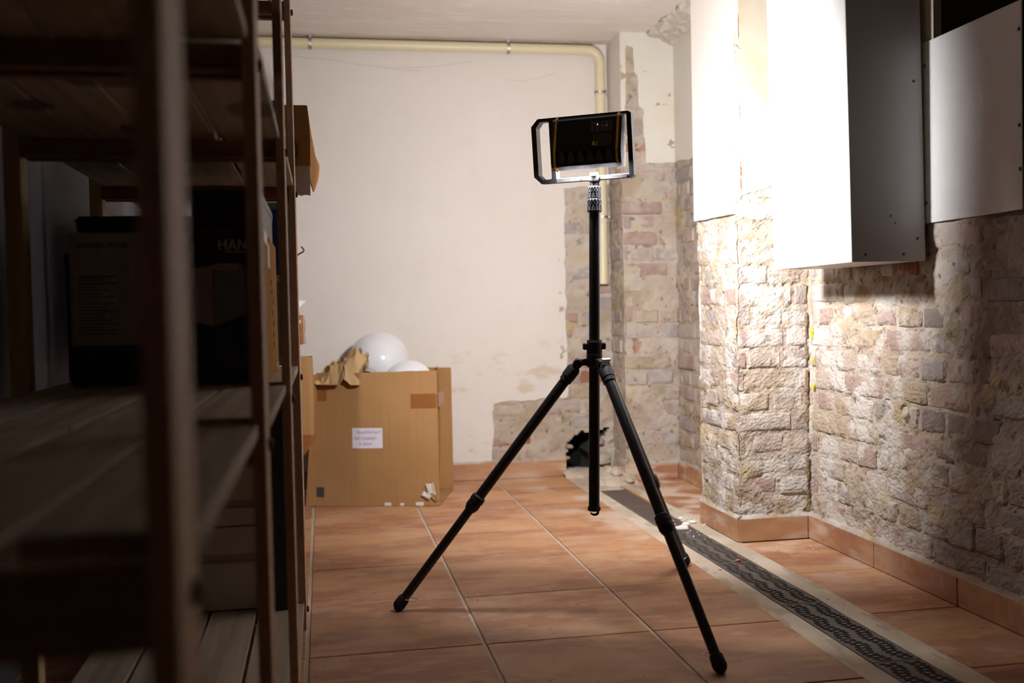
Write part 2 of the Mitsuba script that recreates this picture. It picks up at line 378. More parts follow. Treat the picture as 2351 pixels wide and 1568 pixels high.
def brick_mesh(face, s0, s1, z0, z1, proud, seed, fine):
    """One brick: a worn front with eased arrises and its four sides running into the wall."""
    ns, nz = (9, 5) if fine else (6, 4)
    r = np.random.default_rng(seed)
    e = 0.007
    u = np.concatenate([[0, e / (s1 - s0)], np.linspace(0.12, 0.88, ns - 4), [1 - e / (s1 - s0), 1]])
    v = np.concatenate([[0, e / (z1 - z0)], np.linspace(0.28, 0.72, max(1, nz - 4)), [1 - e / (z1 - z0), 1]])
    U, V = np.meshgrid(u, v, indexing="ij")
    S, Z = s0 + U * (s1 - s0), z0 + V * (z1 - z0)
    tilt = r.normal(0, 0.012, 2)
    H = proud + (S - (s0 + s1) / 2) * tilt[0] + (Z - (z0 + z1) / 2) * tilt[1]
    P = face.w(S, Z, 0 * S)
    H = H + 0.005 * (meshkit.fbm(P * 45, 2, seed % 97) - 0.5)
    edge = (U == 0) | (U == 1) | (V == 0) | (V == 1)
    H = np.where(edge, H - 0.0045 - 0.004 * r.random(U.shape), H)
    wob = 0.0045 * (meshkit.noise(P * 60, 3) - 0.5)
    S, Z = S + np.where(edge, wob, 0), Z + np.where(edge, np.roll(wob, 1, 0), 0)
    n1, n2 = U.shape
    top = face.w(S, Z, H).reshape(-1, 3)
    idx = np.arange(n1 * n2).reshape(n1, n2)
    rim = np.concatenate([idx[:, 0], idx[-1, 1:], idx[::-1, -1][1:], idx[0, ::-1][1:-1]])
    back = face.w(S.ravel()[rim], Z.ravel()[rim], np.full(len(rim), -0.022))
    f = []
    for i in range(n1 - 1):
        for j in range(n2 - 1):
            f += [(idx[i, j], idx[i + 1, j], idx[i + 1, j + 1]), (idx[i, j], idx[i + 1, j + 1], idx[i, j + 1])]
    k = len(top)
    for i in range(len(rim)):
        j = (i + 1) % len(rim)
        f += [(rim[i], k + i, k + j), (rim[i], k + j, rim[j])]
    f = np.array(f)
    if np.dot(np.cross(face.a, [0, 0, 1.0]), face.n) < 0:
        f = f[:, ::-1]
    return trimesh.Trimesh(np.vstack([top, back]), f, process=False)

BRICK_KINDS = ["pale"] * 7 + ["pink"] * 5 + ["grey"] * 4 + ["sand"] * 4 
def lay_bricks(parent, face, region, s0, s1, z0, z1, seed, fine=True, red=1.0, course=0.077, phase=0.0, avoid=None):
    r = np.random.default_rng(seed)
    row = 0
    z = z0
    while z < z1 - 0.02:
        h = course - 0.011 + r.normal(0, 0.0018)
        header = row % 2 == 1
        L = 0.117 if header else 0.243
        s = s0 - (0.06 if header else 0.0) - phase * (row % 3) * 0.03 - r.uniform(0, 0.02)
        while s < s1 - 0.012:
            a, b = max(s, s0), min(s + L + r.normal(0, 0.004), s1)
            dz = r.normal(0, 0.0022)
            if b - a > 0.03:
                cell = sbox(a, z, b, z + h)
                if region.intersection(cell).area > 0.22 * cell.area and (avoid is None or not avoid.buffer(0.008).intersects(cell)):
                    kind = BRICK_KINDS[r.integers(len(BRICK_KINDS))]
                    if kind in ("pale", "sand") and fine and face is frw and (a + b) / 2 > -2.85 and r.random() < 0.8: kind = "dark"  # darker bricks towards the camera put the lamp falloff into their colour
                    if r.random() < 0.04 * red: kind = "red"
                    part(parent, "brick", brick_mesh(face, a, b, z + dz, z + h + dz, r.normal(-0.0022, 0.0026), int(r.integers(1e6)), fine), "mat_brick_" + kind, 40)
            s += L + 0.013 + r.normal(0, 0.002)
        z += course; row += 1

def slab(face, poly, t, base=-0.012):
    """A sheet (plaster) of outline poly on the face, its front at height t."""
    m = xf(extrude(poly, t - base), face.M(base))
    if m.volume < 0: m.invert()
    return m

# ---- floor
fl = struct("floor")
part(fl, "screed", trimesh.util.concatenate([cbox(XL - .1, 1.264, YF - .1, YB + .3, -0.10, -0.0035, 0), cbox(1.402, XR + .1, YF - .1, YB + .3, -0.10, -0.0035, 0), cbox(1.264, 1.402, 4.78, YB + .3, -0.10, -0.0035, 0)]), "mat_grout")
GX, GY = -0.058, 4.426
def tile(x0, x1, y0, y1):
    b = 0.0015
    dz = rng.normal(0, 0.0003)
    bot = [(x0, y0, -0.012), (x1, y0, -0.012), (x1, y1, -0.012), (x0, y1, -0.012)]
    mid = [(x, y, -0.0015 + dz) for x, y, _ in bot]
    top = [(x0 + b, y0 + b, dz), (x1 - b, y0 + b, dz), (x1 - b, y1 - b, dz), (x0 + b, y1 - b, dz)]
    v = np.array(bot + mid + top)
    f = []
    for k in (0, 4):
        for i in range(4):
            j = (i + 1) % 4
            f += [(k + i, k + j, k + 4 + j), (k + i, k + 4 + j, k + 4 + i)]
    f += [(8, 9, 10), (8, 10, 11)]
    return trimesh.Trimesh(v, f, process=False)
JX, JY = 0.0050, 0.0026
cols = [(XL + 0.01, GX - 0.45 - JX), (GX - 0.45 + JX, GX - JX), (GX + JX, GX + 0.45 - JX), (GX + 0.45 + JX, GX + 0.9 - JX), (GX + 0.9 + JX, 1.205), (1.474, XR - 0.004)]
rows = [(GY - 0.45 * k - 0.45 + JY, GY - 0.45 * k - JY) for k in range(-2, 9)]
for (x0, x1) in cols:
    for (y0, y1) in rows:
        y1 = min(y1, YB - 0.006)
        if y1 - y0 < 0.03: continue
        if x0 > 1.4:
            segs = []
            for a, b in ((y0, min(y1, NY0 - 0.004)), (max(y0, NY1 + 0.004), min(y1, FY - 0.004))):
                if b - a > 0.02: segs.append((a, b))
        elif x0 > 0.8 and y1 > 5.0:
            segs = [(y0, 5.0)] if False else [(y0, y1)]
        else:
            segs = [(y0, y1)]
        for a, b in segs:
            part(fl, "tile", tile(x0, x1, a, b), "mat_tile")
# concrete margins of the drain
def wavy_strip(x0, x1, y0, y1, seed, left=True):
    n = 90
    ys = np.linspace(y0, y1, n)
    w = (meshkit.fbm(np.stack([ys * 6, 0 * ys, 0 * ys + seed], -1), 3, seed) - 0.5) * 0.05
    xa = x0 + (w if left else 0 * w); xb = x1 + (0 * w if left else w)
    m = 7
    V, f = [], []
    for i in range(n):
        for j in range(m):
            t = j / (m - 1)
            x = xa[i] * (1 - t) + xb[i] * t
            z = 0.0012 + 0.003 * (meshkit.fbm(np.array([x * 30, ys[i] * 22, seed]), 3, seed) - 0.5)
            ed = (t if left else 1 - t)
            z += -0.004 * (1 - ed) ** 4
            V.append((x, ys[i], z))
    for i in range(n - 1):
        for j in range(m - 1):
            a = i * m + j
            f += [(a, a + 1, a + m + 1), (a, a + m + 1, a + m)]
    return trimesh.Trimesh(np.array(V), np.array(f), process=False)
part(fl, "concrete_margin", wavy_strip(1.195, 1.268, YF + 0.1, 5.15, 3, True), "mat_concrete", True)
part(fl, "concrete_margin", wavy_strip(1.398, 1.482, YF + 0.1, 5.0, 8, False), "mat_concrete", True)

# ---- drain: channel and liftable grates
D0, D1 = 1.2685, 1.3975
ch = thing("drain_channel", "long sunken drain channel with concrete lips crossing the tiled floor", "drain")
part(ch, "channel", cat([cbox(D0 - .004, D0, 0.2, 4.70, -0.09, -0.001, 0), cbox(D1, D1 + .004, 0.2, 4.70, -0.09, -0.001, 0), cbox(D0 - .004, D1 + .004, 0.2, 4.70, -0.098, -0.09, 0), cbox(D0, D1, 4.69, 4.72, -0.09, -0.001, 0)]), "mat_dark_void")
part(ch, "rusty_edge", cbox(D1 - 0.001, D1 + 0.010, 4.33, 4.71, -0.004, 0.0045, 0.001), "mat_rust", label="rusty orange edge strip")
def grate(y0, y1, wavy):
    w = D1 - D0 - 0.004
    plate = sbox(0, y0, w, y1)
    slots = []
    y = y0 + 0.010
    k = 0
    while y < y1 - 0.010:
        if wavy:
            off = 0.010 * (2 * abs((k / 6.0) % 2 - 1) - 1)
            for c0, c1 in ((0.008, w / 2 - 0.008), (w / 2 + 0.008, w - 0.008)):
                a, b = c0 + max(off, -0.004) * 0.9, c1 + off * 0.9
                a, b = max(a, 0.006), min(b, w - 0.006)
                mid = (a + b) / 2
                if k % 2:
                    slots += [rounded_rect(a, mid - 0.005, y - 0.0034, y + 0.0034, 0.0033, 2), rounded_rect(mid + 0.005, b, y - 0.0034, y + 0.0034, 0.0033, 2)]
                else:
                    slots += [rounded_rect(a + 0.004, b - 0.004, y - 0.0034, y + 0.0034, 0.0033, 2)]
            y += 0.0093
        else:
            slots += [sbox(0.007, y - 0.004, w - 0.007, y + 0.004)]
            y += 0.0135
        k += 1
    m = extrude(plate.difference(unary_union(slots)), 0.0030)
    m.apply_translation([D0 + 0.002, 0, -0.0012])
    return m
gy = [(4.294, 4.69, False), (3.758, 4.290, False)] + [(3.754 - 0.5 * (k + 1) + 0.004, 3.754 - 0.5 * k, True) for k in range(5)]
gl = ["rust-brown slotted drain grate with fine cross slots beside the broken hole in the back wall",
      "finely slotted dark drain grate, second from the back wall, white crumbs on it",
      "dark wavy-patterned drain grate beside the near pier's foot, third from the back wall",
      "black wavy-patterned drain grate behind the tripod's front leg, fourth from the back wall",
      "black wavy-patterned drain grate running out at the lower right, fifth from the back wall",
      "black wavy-patterned drain grate in the near part of the drain, sixth from the back wall",
      "black wavy-patterned drain grate in the near part of the drain, seventh from the back wall"]
for (a, b, w), lab in zip(gy, gl):
    if b < 1.2: continue
    g = thing("drain_grate", lab, "drain grate")
    put(g, grate(a, b, w), "mat_grate" if w else "mat_grate_rust")

# ---- ceiling
ce = struct("ceiling")
put(ce, cbox(XL - .1, XR + .5, YF - .1, YB + .3, ZC, ZC + 0.15, 0), "mat_ceiling")

# ---- back wall
wb = struct("wall_back")
fb = Face((0, YB, 0), (1, 0, 0), (0, -1, 0))
hole = ragged([(1.225, 0.0), (1.215, 0.06), (1.222, 0.11), (1.235, 0.165), (1.262, 0.20), (1.30, 0.232), (1.385, 0.222), (1.455, 0.244), (1.425, 0.20), (1.375, 0.165), (1.352, 0.11), (1.372, 0.06), (1.36, 0.0)], 0.004, 0.01, 2)
core = sbox(XL - 0.1, -0.1, XR + 0.1, ZC + 0.1).difference(hole)
part(wb, "core", xf(extrude(core, 0.25), fb.M(-0.275)), "mat_niche")
part(wb, "hole_back", cbox(1.1, 1.6, YB + 0.27, YB + 0.29, -0.05, 0.4, 0), "mat_dark_void")
exposed_b = unary_union([ragged([(1.238, 0.0), (1.50, 0.0), (1.50, 1.50), (1.236, 1.48)], 0.006, 0.012, 4, 20), ragged([(0.832, 0.075), (1.25, 0.075), (1.25, 0.402), (1.10, 0.405), (0.99, 0.392), (0.93, 0.402), (0.85, 0.388), (0.838, 0.34), (0.846, 0.22)], 0.008, 0.012, 5, 16)])
plaster_b = sbox(XL - 0.05, 0.0, 1.50, ZC + 0.02).difference(exposed_b).difference(hole)
part(wb, "plaster", slab(fb, plaster_b, 0.003, -0.026), "mat_plaster")
part(wb, "mortar", cat([mortar_grid(fb, 1.20, 1.50, 0.0, 1.56, 0.011, 41, hole), mortar_grid(fb, 0.80, 1.22, 0.06, 0.42, 0.011, 43, hole)]), "mat_mortar", True)
lay_bricks(wb, fb, exposed_b.difference(hole), 0.815, 1.49, 0.012, 1.50, 5, fine=False, red=1.6, avoid=hole)

gap = Polygon([(x, 2.2145) for x in np.linspace(-0.7, 1.40, 120)] + [(x, 2.2085 - 0.007 * max(0.0, float(meshkit.fbm(np.array([x * 9, 0, 1.0]), 3, 2)) * 2.4 - 1.05)) for x in np.linspace(1.40, -0.7, 120)])
part(wb, "ceiling_gap", slab(fb, gap, 0.0035, 0.0), "mat_grime", label="dark crack where wall and ceiling meet")
for pts, w in (([(-0.25, 2.13), (0.10, 2.105), (0.22, 2.085), (0.40, 2.075), (0.58, 2.085), (0.78, 2.115)], 0.0011), ([(0.30, 2.076), (0.42, 2.066), (0.52, 2.062)], 0.0009), ([(0.95, 2.03), (1.03, 2.02), (1.13, 2.04), (1.21, 2.07)], 0.0008)):
    part(wb, "hairline_crack", slab(fb, LineString(pts).segmentize(0.02).buffer(w), 0.0032, 0.0), "mat_crack")
# ---- far pier (corner of back and right wall)
wr = struct("wall_right")
far = key_for(wr + "__far_pier")
put(far, cbox(PX + 0.022, XR + 0.2, FY + 0.022, YB + 0.1, 0, ZC + .02, 0), "mat_mortar")
ffr = Face((0, FY, 0), (1, 0, 0), (0, -1, 0))
ffs = Face((PX, 0, 0), (0, -1, 0), (-1, 0, 0))      # s = -y
exf = unary_union([sbox(PX - 0.01, 0.0, XR + 0.02, 1.555), ragged([(PX - 0.01, 1.5), (XR + 0.02, 1.5), (XR + 0.02, 1.578), (1.592, 1.572), (1.588, 1.84), (1.566, 1.85), (1.560, 2.0), (1.545, 2.02), (1.54, 2.14), (1.503, 2.15), (1.498, 1.9), (PX - 0.01, 1.7)], 0.006, 0.012, 7, 18)])
plf = sbox(PX, 0.0, XR + 0.02, ZC + 0.02).difference(exf)
part(far, "plaster", slab(ffr, plf, 0.004, -0.02), "mat_cream_plaster")
exs = ragged([(-YB - 0.02, 0.0), (-FY + 0.012, 0.0), (-FY + 0.012, 1.56), (-YB - 0.02, 1.52)], 0.006, 0.012, 8)
part(far, "plaster", slab(ffs, sbox(-YB - 0.02, 0, -FY, ZC + 0.02).difference(exs), 0.002, -0.02), "mat_plaster")
part(far, "mortar", cat([mortar_grid(ffr, PX - 0.002, XR + 0.01, 0.0, 2.16, 0.011, 51), mortar_grid(ffs, -YB, -FY + 0.002, 0.0, 1.6, 0.011, 52)]), "mat_mortar", True)
lay_bricks(far, ffr, exf, PX + 0.002, XR + 0.005, 0.09, 2.16, 15, fine=False, red=1.4, phase=1)
lay_bricks(far, ffs, exs, -YB, -FY - 0.004, 0.25, 1.56, 17, fine=False, red=1.0)

# ---- right wall between the piers
frw = Face((XR, 0, 0), (0, -1, 0), (-1, 0, 0))
niche = sbox(-2.728, 1.15, -1.75, 2.10)
wall_core = sbox(-YB, -0.05, -YF, ZC + 0.05).difference(niche)
part(wr, "core", xf(extrude(wall_core, 0.25), frw.M(-0.275)), "mat_niche")
exw = unary_union([ragged([(-FY - 0.03, 0.0), (-NY1 + 0.03, 0.0), (-NY1 + 0.03, 1.20), (-4.655, 1.205), (-4.675, 1.56), (-FY - 0.03, 1.585)], 0.005, 0.012, 10, straight=(0, 1)),
                   sbox(-NY0 - 0.03, 0.0, -YF, 1.07), ragged([(-NY0 - 0.03, 1.0), (-YF, 1.0), (-YF, 1.16), (-NY0 - 0.03, 1.22)], 0.005, 0.012, 11)])
plw = sbox(-YB, 0.0, -YF, ZC + 0.02).difference(exw).difference(niche)
part(wr, "plaster", slab(frw, plw, 0.004, -0.022), "mat_cream_plaster")
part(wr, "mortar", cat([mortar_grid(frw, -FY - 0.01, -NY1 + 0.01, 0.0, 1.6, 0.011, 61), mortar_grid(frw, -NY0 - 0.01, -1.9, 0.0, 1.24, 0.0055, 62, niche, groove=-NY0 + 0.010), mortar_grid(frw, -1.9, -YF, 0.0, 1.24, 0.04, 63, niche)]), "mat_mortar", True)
lay_bricks(wr, frw, exw, -FY, -NY1, 0.09, 1.58, 25, fine=False, red=0.6)
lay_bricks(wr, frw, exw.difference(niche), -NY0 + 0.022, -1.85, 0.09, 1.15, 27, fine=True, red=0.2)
# the dark niche behind the white panel
part(wr, "niche_lining", cat([cbox(XR + 0.02, XR + 0.34, 2.728, 2.74, 1.15, 2.10, 0), cbox(XR + 0.02, XR + 0.34, 1.74, 1.75, 1.15, 2.10, 0), cbox(XR + 0.02, XR + 0.34, 1.75, 2.73, 1.14, 1.15, 0), cbox(XR + 0.02, XR + 0.34, 1.75, 2.73, 2.10, 2.11, 0), cbox(XR + 0.34, XR + 0.36, 1.74, 2.74, 1.1, 2.15, 0)]), "mat_niche")

# ---- near pier
near = key_for(wr + "__near_pier")
put(near, cbox(PX + 0.022, XR + 0.2, NY0 + 0.022, NY1 - 0.022, 0, ZC + .02, 0), "mat_mortar")
fnf = Face((0, NY0, 0), (1, 0, 0), (0, -1, 0))
fns = Face((PX, 0, 0), (0, -1, 0), (-1, 0, 0))
fnb = Face((0, NY1, 0), (1, 0, 0), (0, 1, 0))
spots = [(1.485, 1.93, .010, .05), (1.487, 1.86, .012, .075), (1.485, 1.80, .006, .03), (1.486, 1.70, .005, .02), (1.488, 1.62, .006, .03), (1.489, 1.56, .010, .05), (1.489, 1.46, .009, .02), (1.490, 1.395, .012, .035), (1.490, 1.345, .013, .03), (1.490, 1.30, .012, .03)]
crack = unary_union([affinity.scale(Polygon([(math.cos(t), math.sin(t)) for t in np.linspace(0, 6.28, 17)[:-1]]), w, h, origin=(0, 0)).__class__([(x + w * (1 + .5 * (meshkit.noise(np.array([a * 3.0, x * 9, 1.])) - .5)) * math.cos(a), z + h * (1 + .9 * (meshkit.noise(np.array([a * 2.3, z * 9, 4.])) - .5)) * math.sin(a)) for a in np.linspace(0, 2 * math.pi, 25)[:-1]]).buffer(0) for x, z, w, h in spots])
crack = crack.union(LineString([(1.485 + .004 * math.sin(9 * z) + .003 * math.sin(31 * z), z) for z in np.linspace(1.25, 1.98, 60)]).buffer(0.0022))
exn = ragged([(PX - 0.01, 0.0), (XR + 0.02, 0.0), (XR + 0.02, 1.30), (1.62, 1.296), (1.55, 1.27), (PX - 0.01, 1.235)], 0.008, 0.012, 12, 16, straight=(0, 1)).union(crack)
part(near, "plaster", slab(fnf, sbox(PX + 0.003, 0, XR + 0.02, ZC + 0.02).difference(exn), 0.005, -0.022), "mat_yellow_plaster", label="cream yellow plaster with a vertical crack along its edge")
exns = ragged([(-NY1 - 0.02, 0.0), (-NY0 + 0.02, 0.0), (-NY0 + 0.02, 1.19), (-NY1 - 0.02, 1.196)], 0.002, 0.02, 13, straight=(0, 1))
seam_shape = unary_union([ragged([(XR - 0.013, a), (XR - 0.004, a), (XR - 0.004, b), (XR - 0.010, b)], 0.0045, 0.005, k, 60) for k, (a, b) in enumerate(((0.10, 0.30), (0.32, 0.37), (0.40, 0.62), (0.66, 0.71), (0.74, 0.83), (0.87, 0.93)))])  # ragged brown strips along the inner corner
part(near, "brown_seam", slab(fnf, seam_shape, 0.0025, -0.01), "mat_seam", label="brown seam down the inner corner")
for x, z, w, h in spots:
    sp = Polygon([(x + 1.3 * w * math.cos(a), z + 1.15 * h * math.sin(a)) for a in np.linspace(0, 2 * math.pi, 13)[:-1]])
    part(near, "brick", slab(fnf, sp, -0.001, -0.02), "mat_brick_bare")
part(near, "plaster", slab(fns, sbox(-NY1, 0, -NY0 + 0.002, ZC + 0.02).difference(exns), 0.016, -0.02), "mat_plaster", label="thick smooth white plaster layer on the side")
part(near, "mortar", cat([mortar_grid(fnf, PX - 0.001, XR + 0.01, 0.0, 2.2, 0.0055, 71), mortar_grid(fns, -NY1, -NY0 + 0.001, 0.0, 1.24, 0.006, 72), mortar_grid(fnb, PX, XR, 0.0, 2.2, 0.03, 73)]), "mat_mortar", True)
lay_bricks(near, fnf, exn, PX + 0.002, XR + 0.0, 0.09, 1.98, 35, fine=True, red=2.6, phase=1)
lay_bricks(near, fns, exns, -NY1 + 0.004, -NY0 - 0.003, 0.09, 1.24, 37, fine=True, red=0.1)

# rough concrete haunch under the ceiling in the bay between the piers
def haunch():
    ys = np.linspace(NY1 - 0.02, FY + 0.01, 110)
    prof = [(XR + 0.01, ZC + 0.01)] + [(1.60 + 0.15 * t, ZC + 0.006 - 0.056 * t ** 0.6) for t in np.linspace(0, 1, 14)] + [(XR + 0.01, ZC - 0.05)]
    n = len(prof)
    V = []
    for y in ys:
        for x, z in prof:
            q = np.array([x * 25, y * 14, z * 25])
            V.append((x + 0.07 * (meshkit.fbm(q, 4, 3) - 0.5) * (x < XR), y, z + 0.06 * (meshkit.fbm(q + 9, 3, 4) - 0.5) * (z < ZC)))
    f = []
    for i in range(len(ys) - 1):
        for j in range(n - 1):
            a = i * n + j
            f += [(a, a + 1, a + n + 1), (a, a + n + 1, a + n)]
    return trimesh.Trimesh(np.array(V), np.array(f), process=False)
part(wr, "ceiling_haunch", haunch(), "mat_haunch", 50)

# ---- the two walls out of sight
wl = struct("wall_left")
put(wl, cbox(XL - 0.2, XL, YF - .1, YB + .1, 0, ZC, 0), "mat_grey_wall")
wf = struct("wall_front")
put(wf, cbox(XL - 0.2, XR + .2, YF - 0.2, YF, 0, ZC, 0), "mat_wood_bar")

for y, z, w, h in ((3.505, 0.755, 0.007, 0.022), (3.500, 0.655, 0.005, 0.014), (3.497, 0.560, 0.006, 0.013)):
    db = Polygon([(-y + w * math.cos(a) * (1 + 0.4 * math.sin(3 * a)), z + h * math.sin(a)) for a in np.linspace(0, 2 * math.pi, 19)[:-1]])
    part(wr, "paint_daub", slab(frw, db, 0.006, 0.0), "mat_daub", label="yellow paint daub")
# ---- skirting tiles
def skirt(parent, face, s0, s1, joints, h=0.085, t=0.011, base=0.0):
    ks = [s0] + [j for j in joints if s0 < j < s1] + [s1]
    for a, b in zip(ks[:-1], ks[1:]):
        m = cbox(a + 0.0022, b - 0.0022, 0.002, h, base - 0.008, t, 0.0014)
        M = face.M(0)
        m = xf(m, M)
        if m.volume < 0: m.invert()
        part(parent, "tile", m, "mat_tile")
    # mortar fillet along the top
    n = max(4, int((s1 - s0) / 0.02)); ss = np.linspace(s0, s1, n)
    V = []
    for s in ss:
        w = meshkit.fbm(np.array([s * 40, base * 90, 2.0]), 3, 6)
        V += [face.w(s, h - 0.004, base + t - 0.001), face.w(s, h + 0.004 * w, base + t + 0.001 - 0.004 * w), face.w(s, h + 0.006 + 0.020 * w, base - 0.004)]
    f = []
    for i in range(n - 1):
        for j in range(2):
            a = 3 * i + j
            f += [(a, a + 3, a + 4), (a, a + 4, a + 1)]
    part(parent, "mortar_fillet", trimesh.Trimesh(np.array(V), np.array(f), process=False), "mat_mortar", True)
jy = [-(GY - 0.45 * k) for k in range(-2, 12)]
sb = struct("baseboard_back")
skirt(sb, fb, XL, 1.222, [GX + 0.45 * k for k in range(-1, 4)])
sr = struct("baseboard_right")
skirt(sr, frw, -NY0, -YF, jy)
skirt(sr, frw, -FY, -NY1, jy)
skirt(sr, fnf, PX - 0.004, XR - 0.012, [])
skirt(sr, fns, -NY1 - 0.0, -NY0 + 0.008, [])
skirt(sr, ffr, PX - 0.005, XR - 0.012, [])
skirt(sr, ffs, -5.06, -FY + 0.008, [])

# ---- rubble and broken masonry at the hole
def rock(c, r, seed, sq=(1, 1, 0.7), sub=2):
    m = trimesh.creation.icosphere(subdivisions=sub, radius=1.0)
    v = m.vertices
    d = 1 + 0.9 * (meshkit.fbm(v * 1.6 + seed, 3, seed) - 0.5)
    v = v * d[:, None] * np.array(sq) * r
    v[:, 2] = np.maximum(v[:, 2], -0.45 * r * sq[2])
    return trimesh.Trimesh(v + np.asarray(c), m.faces, process=False)
def heap():
    xs, ys = np.linspace(1.20, 1.50, 34), np.linspace(4.72, 5.30, 50)
    X, Y = np.meshgrid(xs, ys, indexing="ij")
    P = np.stack([X, Y, 0 * X], -1)
    d = np.sqrt(((X - 1.43) / 0.15) ** 2 + ((Y - 5.03) / 0.22) ** 2)
    z = 0.055 * np.clip(1 - d, 0, 1) ** 0.8 + 0.02 * np.clip((Y - 5.1) / 0.1, 0, 1)
    z = z * (0.6 + 0.9 * meshkit.fbm(P * 30, 3, 5)) + 0.004 * (meshkit.fbm(P * 60, 2, 8) - 0.5) + np.where(z > 0.004, 0.003, -0.004)
    V = np.stack([X, Y, z], -1).reshape(-1, 3)
    n2 = len(ys); f = []
    for i in range(len(xs) - 1):
        for j in range(n2 - 1):
            a = i * n2 + j
            f += [(a, a + n2, a + n2 + 1), (a, a + n2 + 1, a + 1)]
    return trimesh.Trimesh(V, np.array(f), process=False)
h = thing("rubble_heap", "grey mortar rubble spilling out of the broken hole in the corner", "rubble", kind="stuff")
put(h, heap(), "mat_concrete", True)
for k, (x, y, z, r, mname, lab) in enumerate([
        (1.405, 5.185, 0.075, 0.050, "mat_mortar", "jagged lump of mortar filling the right side of the wall hole"),
        (1.395, 5.190, 0.168, 0.032, "mat_brick_pink", "broken pinkish brick lump high in the right edge of the wall hole"),
        (1.238, 5.195, 0.150, 0.020, "mat_brick_pink", "broken brick stump on the left edge of the wall hole"),
        (1.228, 5.198, 0.092, 0.014, "mat_brick_sand", "small sandy stump low on the left edge of the wall hole"),
        (1.415, 4.93, 0.046, 0.030, "mat_concrete", "grey concrete lump lying before the hole at the end of the drain"),
        (1.450, 4.83, 0.022, 0.022, "mat_concrete", "small grey lump nearest the end of the drain grate")]):
    t = thing("rubble_lump", lab, "rubble")
    put(t, rock((x, y, z), r, 3 + 5 * k), mname, 50)

# ---- heating pipe under the ceiling and down the corner
pp = thing("pipe", "cream painted pipe running under the ceiling and bending down beside the brick corner", "pipe")
PYc, PZ, PR, EX = YB - 0.040, 2.176, 0.0255, 1.4275
el = [(EX - 0.06 + 0.06 * math.sin(a), PYc, PZ - 0.06 + 0.06 * math.cos(a)) for a in np.linspace(0, math.pi / 2, 10)]
part(pp, "tube", sweep([(XL + 0.01, PYc, PZ)] + [(x, PYc, PZ) for x in np.linspace(-0.6, EX - 0.07, 12)] + el + [(EX, PYc, z) for z in np.linspace(PZ - 0.07, 0.985, 10)], PR, 20), "mat_pipe", 40)
for z in (1.963, 1.328):
    part(pp, "coupling", lathe((EX, PYc, z - 0.03), (EX, PYc, z + 0.03), [(0, PR), (0.004, PR + 0.003), (0.012, PR + 0.003), (0.016, PR + 0.001), (0.044, PR + 0.001), (0.06, PR)], 20), "mat_pipe", 40)
    part(pp, "clip", cat([lathe((EX, PYc, z - 0.006), (EX, PYc, z + 0.006), [(0, PR + .004), (0.012, PR + 0.004)], 20), cbox(EX + PR, EX + PR + 0.016, PYc - 0.005, PYc + 0.005, z - 0.006, z + 0.006, 0.001)]), "mat_clip", 40)
for x in (-0.022, 0.954):
    part(pp, "clip", cat([lathe((x - 0.008, PYc, PZ), (x + 0.008, PYc, PZ), [(0, PR + 0.003), (0.016, PR + 0.003)], 20), cbox(x - 0.006, x + 0.006, PYc - 0.007, PYc + 0.007, PZ + PR, ZC + 0.002, 0.001)]), "mat_clip", 40)

# ---- white sheet-metal duct cover and the panel beside it
CX, CY0, CY1, CZ0, CZ1 = 1.504, 2.765, 3.285, 0.978, ZC
dc = thing("duct_cover", "tall white sheet-metal box hanging on the brick wall, side glaring in the lamp light", "duct cover")
def leaned(m):
    M = np.eye(4); M[0, 2] = -0.016; M[0, 3] = 0.016 * CZ0
    return xf(m, M)
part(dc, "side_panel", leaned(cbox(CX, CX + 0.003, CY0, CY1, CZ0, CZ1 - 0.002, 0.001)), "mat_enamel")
part(dc, "front_panel", leaned(cbox(CX + 0.001, XR - 0.012, CY0 - 0.0015, CY0 + 0.0015, CZ0 + 0.001, CZ1 - 0.002, 0.0007)), "mat_enamel_shaded", label="front sheet with its shade put into the colour")
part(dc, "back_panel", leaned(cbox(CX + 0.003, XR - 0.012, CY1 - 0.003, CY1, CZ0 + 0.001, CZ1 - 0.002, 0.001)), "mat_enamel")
part(dc, "bottom_panel", leaned(cbox(CX + 0.003, XR - 0.012, CY0 + 0.0015, CY1 - 0.003, CZ0 + 0.002, CZ0 + 0.006, 0.001)), "mat_enamel")
for sx, sz in ((1.548, 1.0), (1.668, 1.0), (1.713, 1.045), (1.713, 1.50)):
    part(dc, "screw", leaned(lathe((sx, CY0 - 0.0012, sz), (sx, CY0 - 0.004, sz), [(0, 0.0042), (0.0012, 0.0042), (0.0028, 0.0022)], 12)), "mat_screw", 30)
wp = thing("wall_panel", "white enamelled metal panel screwed over the dark wall niche, edge specked with dirt", "panel")
def pan_lean(m):
    M = np.eye(4); M[1, 2] = 0.018; M[1, 3] = -0.018 * 1.09
    return xf(m, M)
part(wp, "sheet", cbox(XR - 0.010, XR - 0.006, 2.340, 2.790, 1.088, 1.612, 0.0015), "mat_enamel_dirty")
for y, z in ((2.762, 1.545), (2.760, 1.148), (2.350, 1.54), (2.350, 1.30), (2.348, 1.19)):
    part(wp, "screw", lathe((XR - 0.0095, y, z), (XR - 0.014, y, z), [(0, 0.0052), (0.002, 0.0052), (0.004, 0.0025)], 12), "mat_screw", 30)

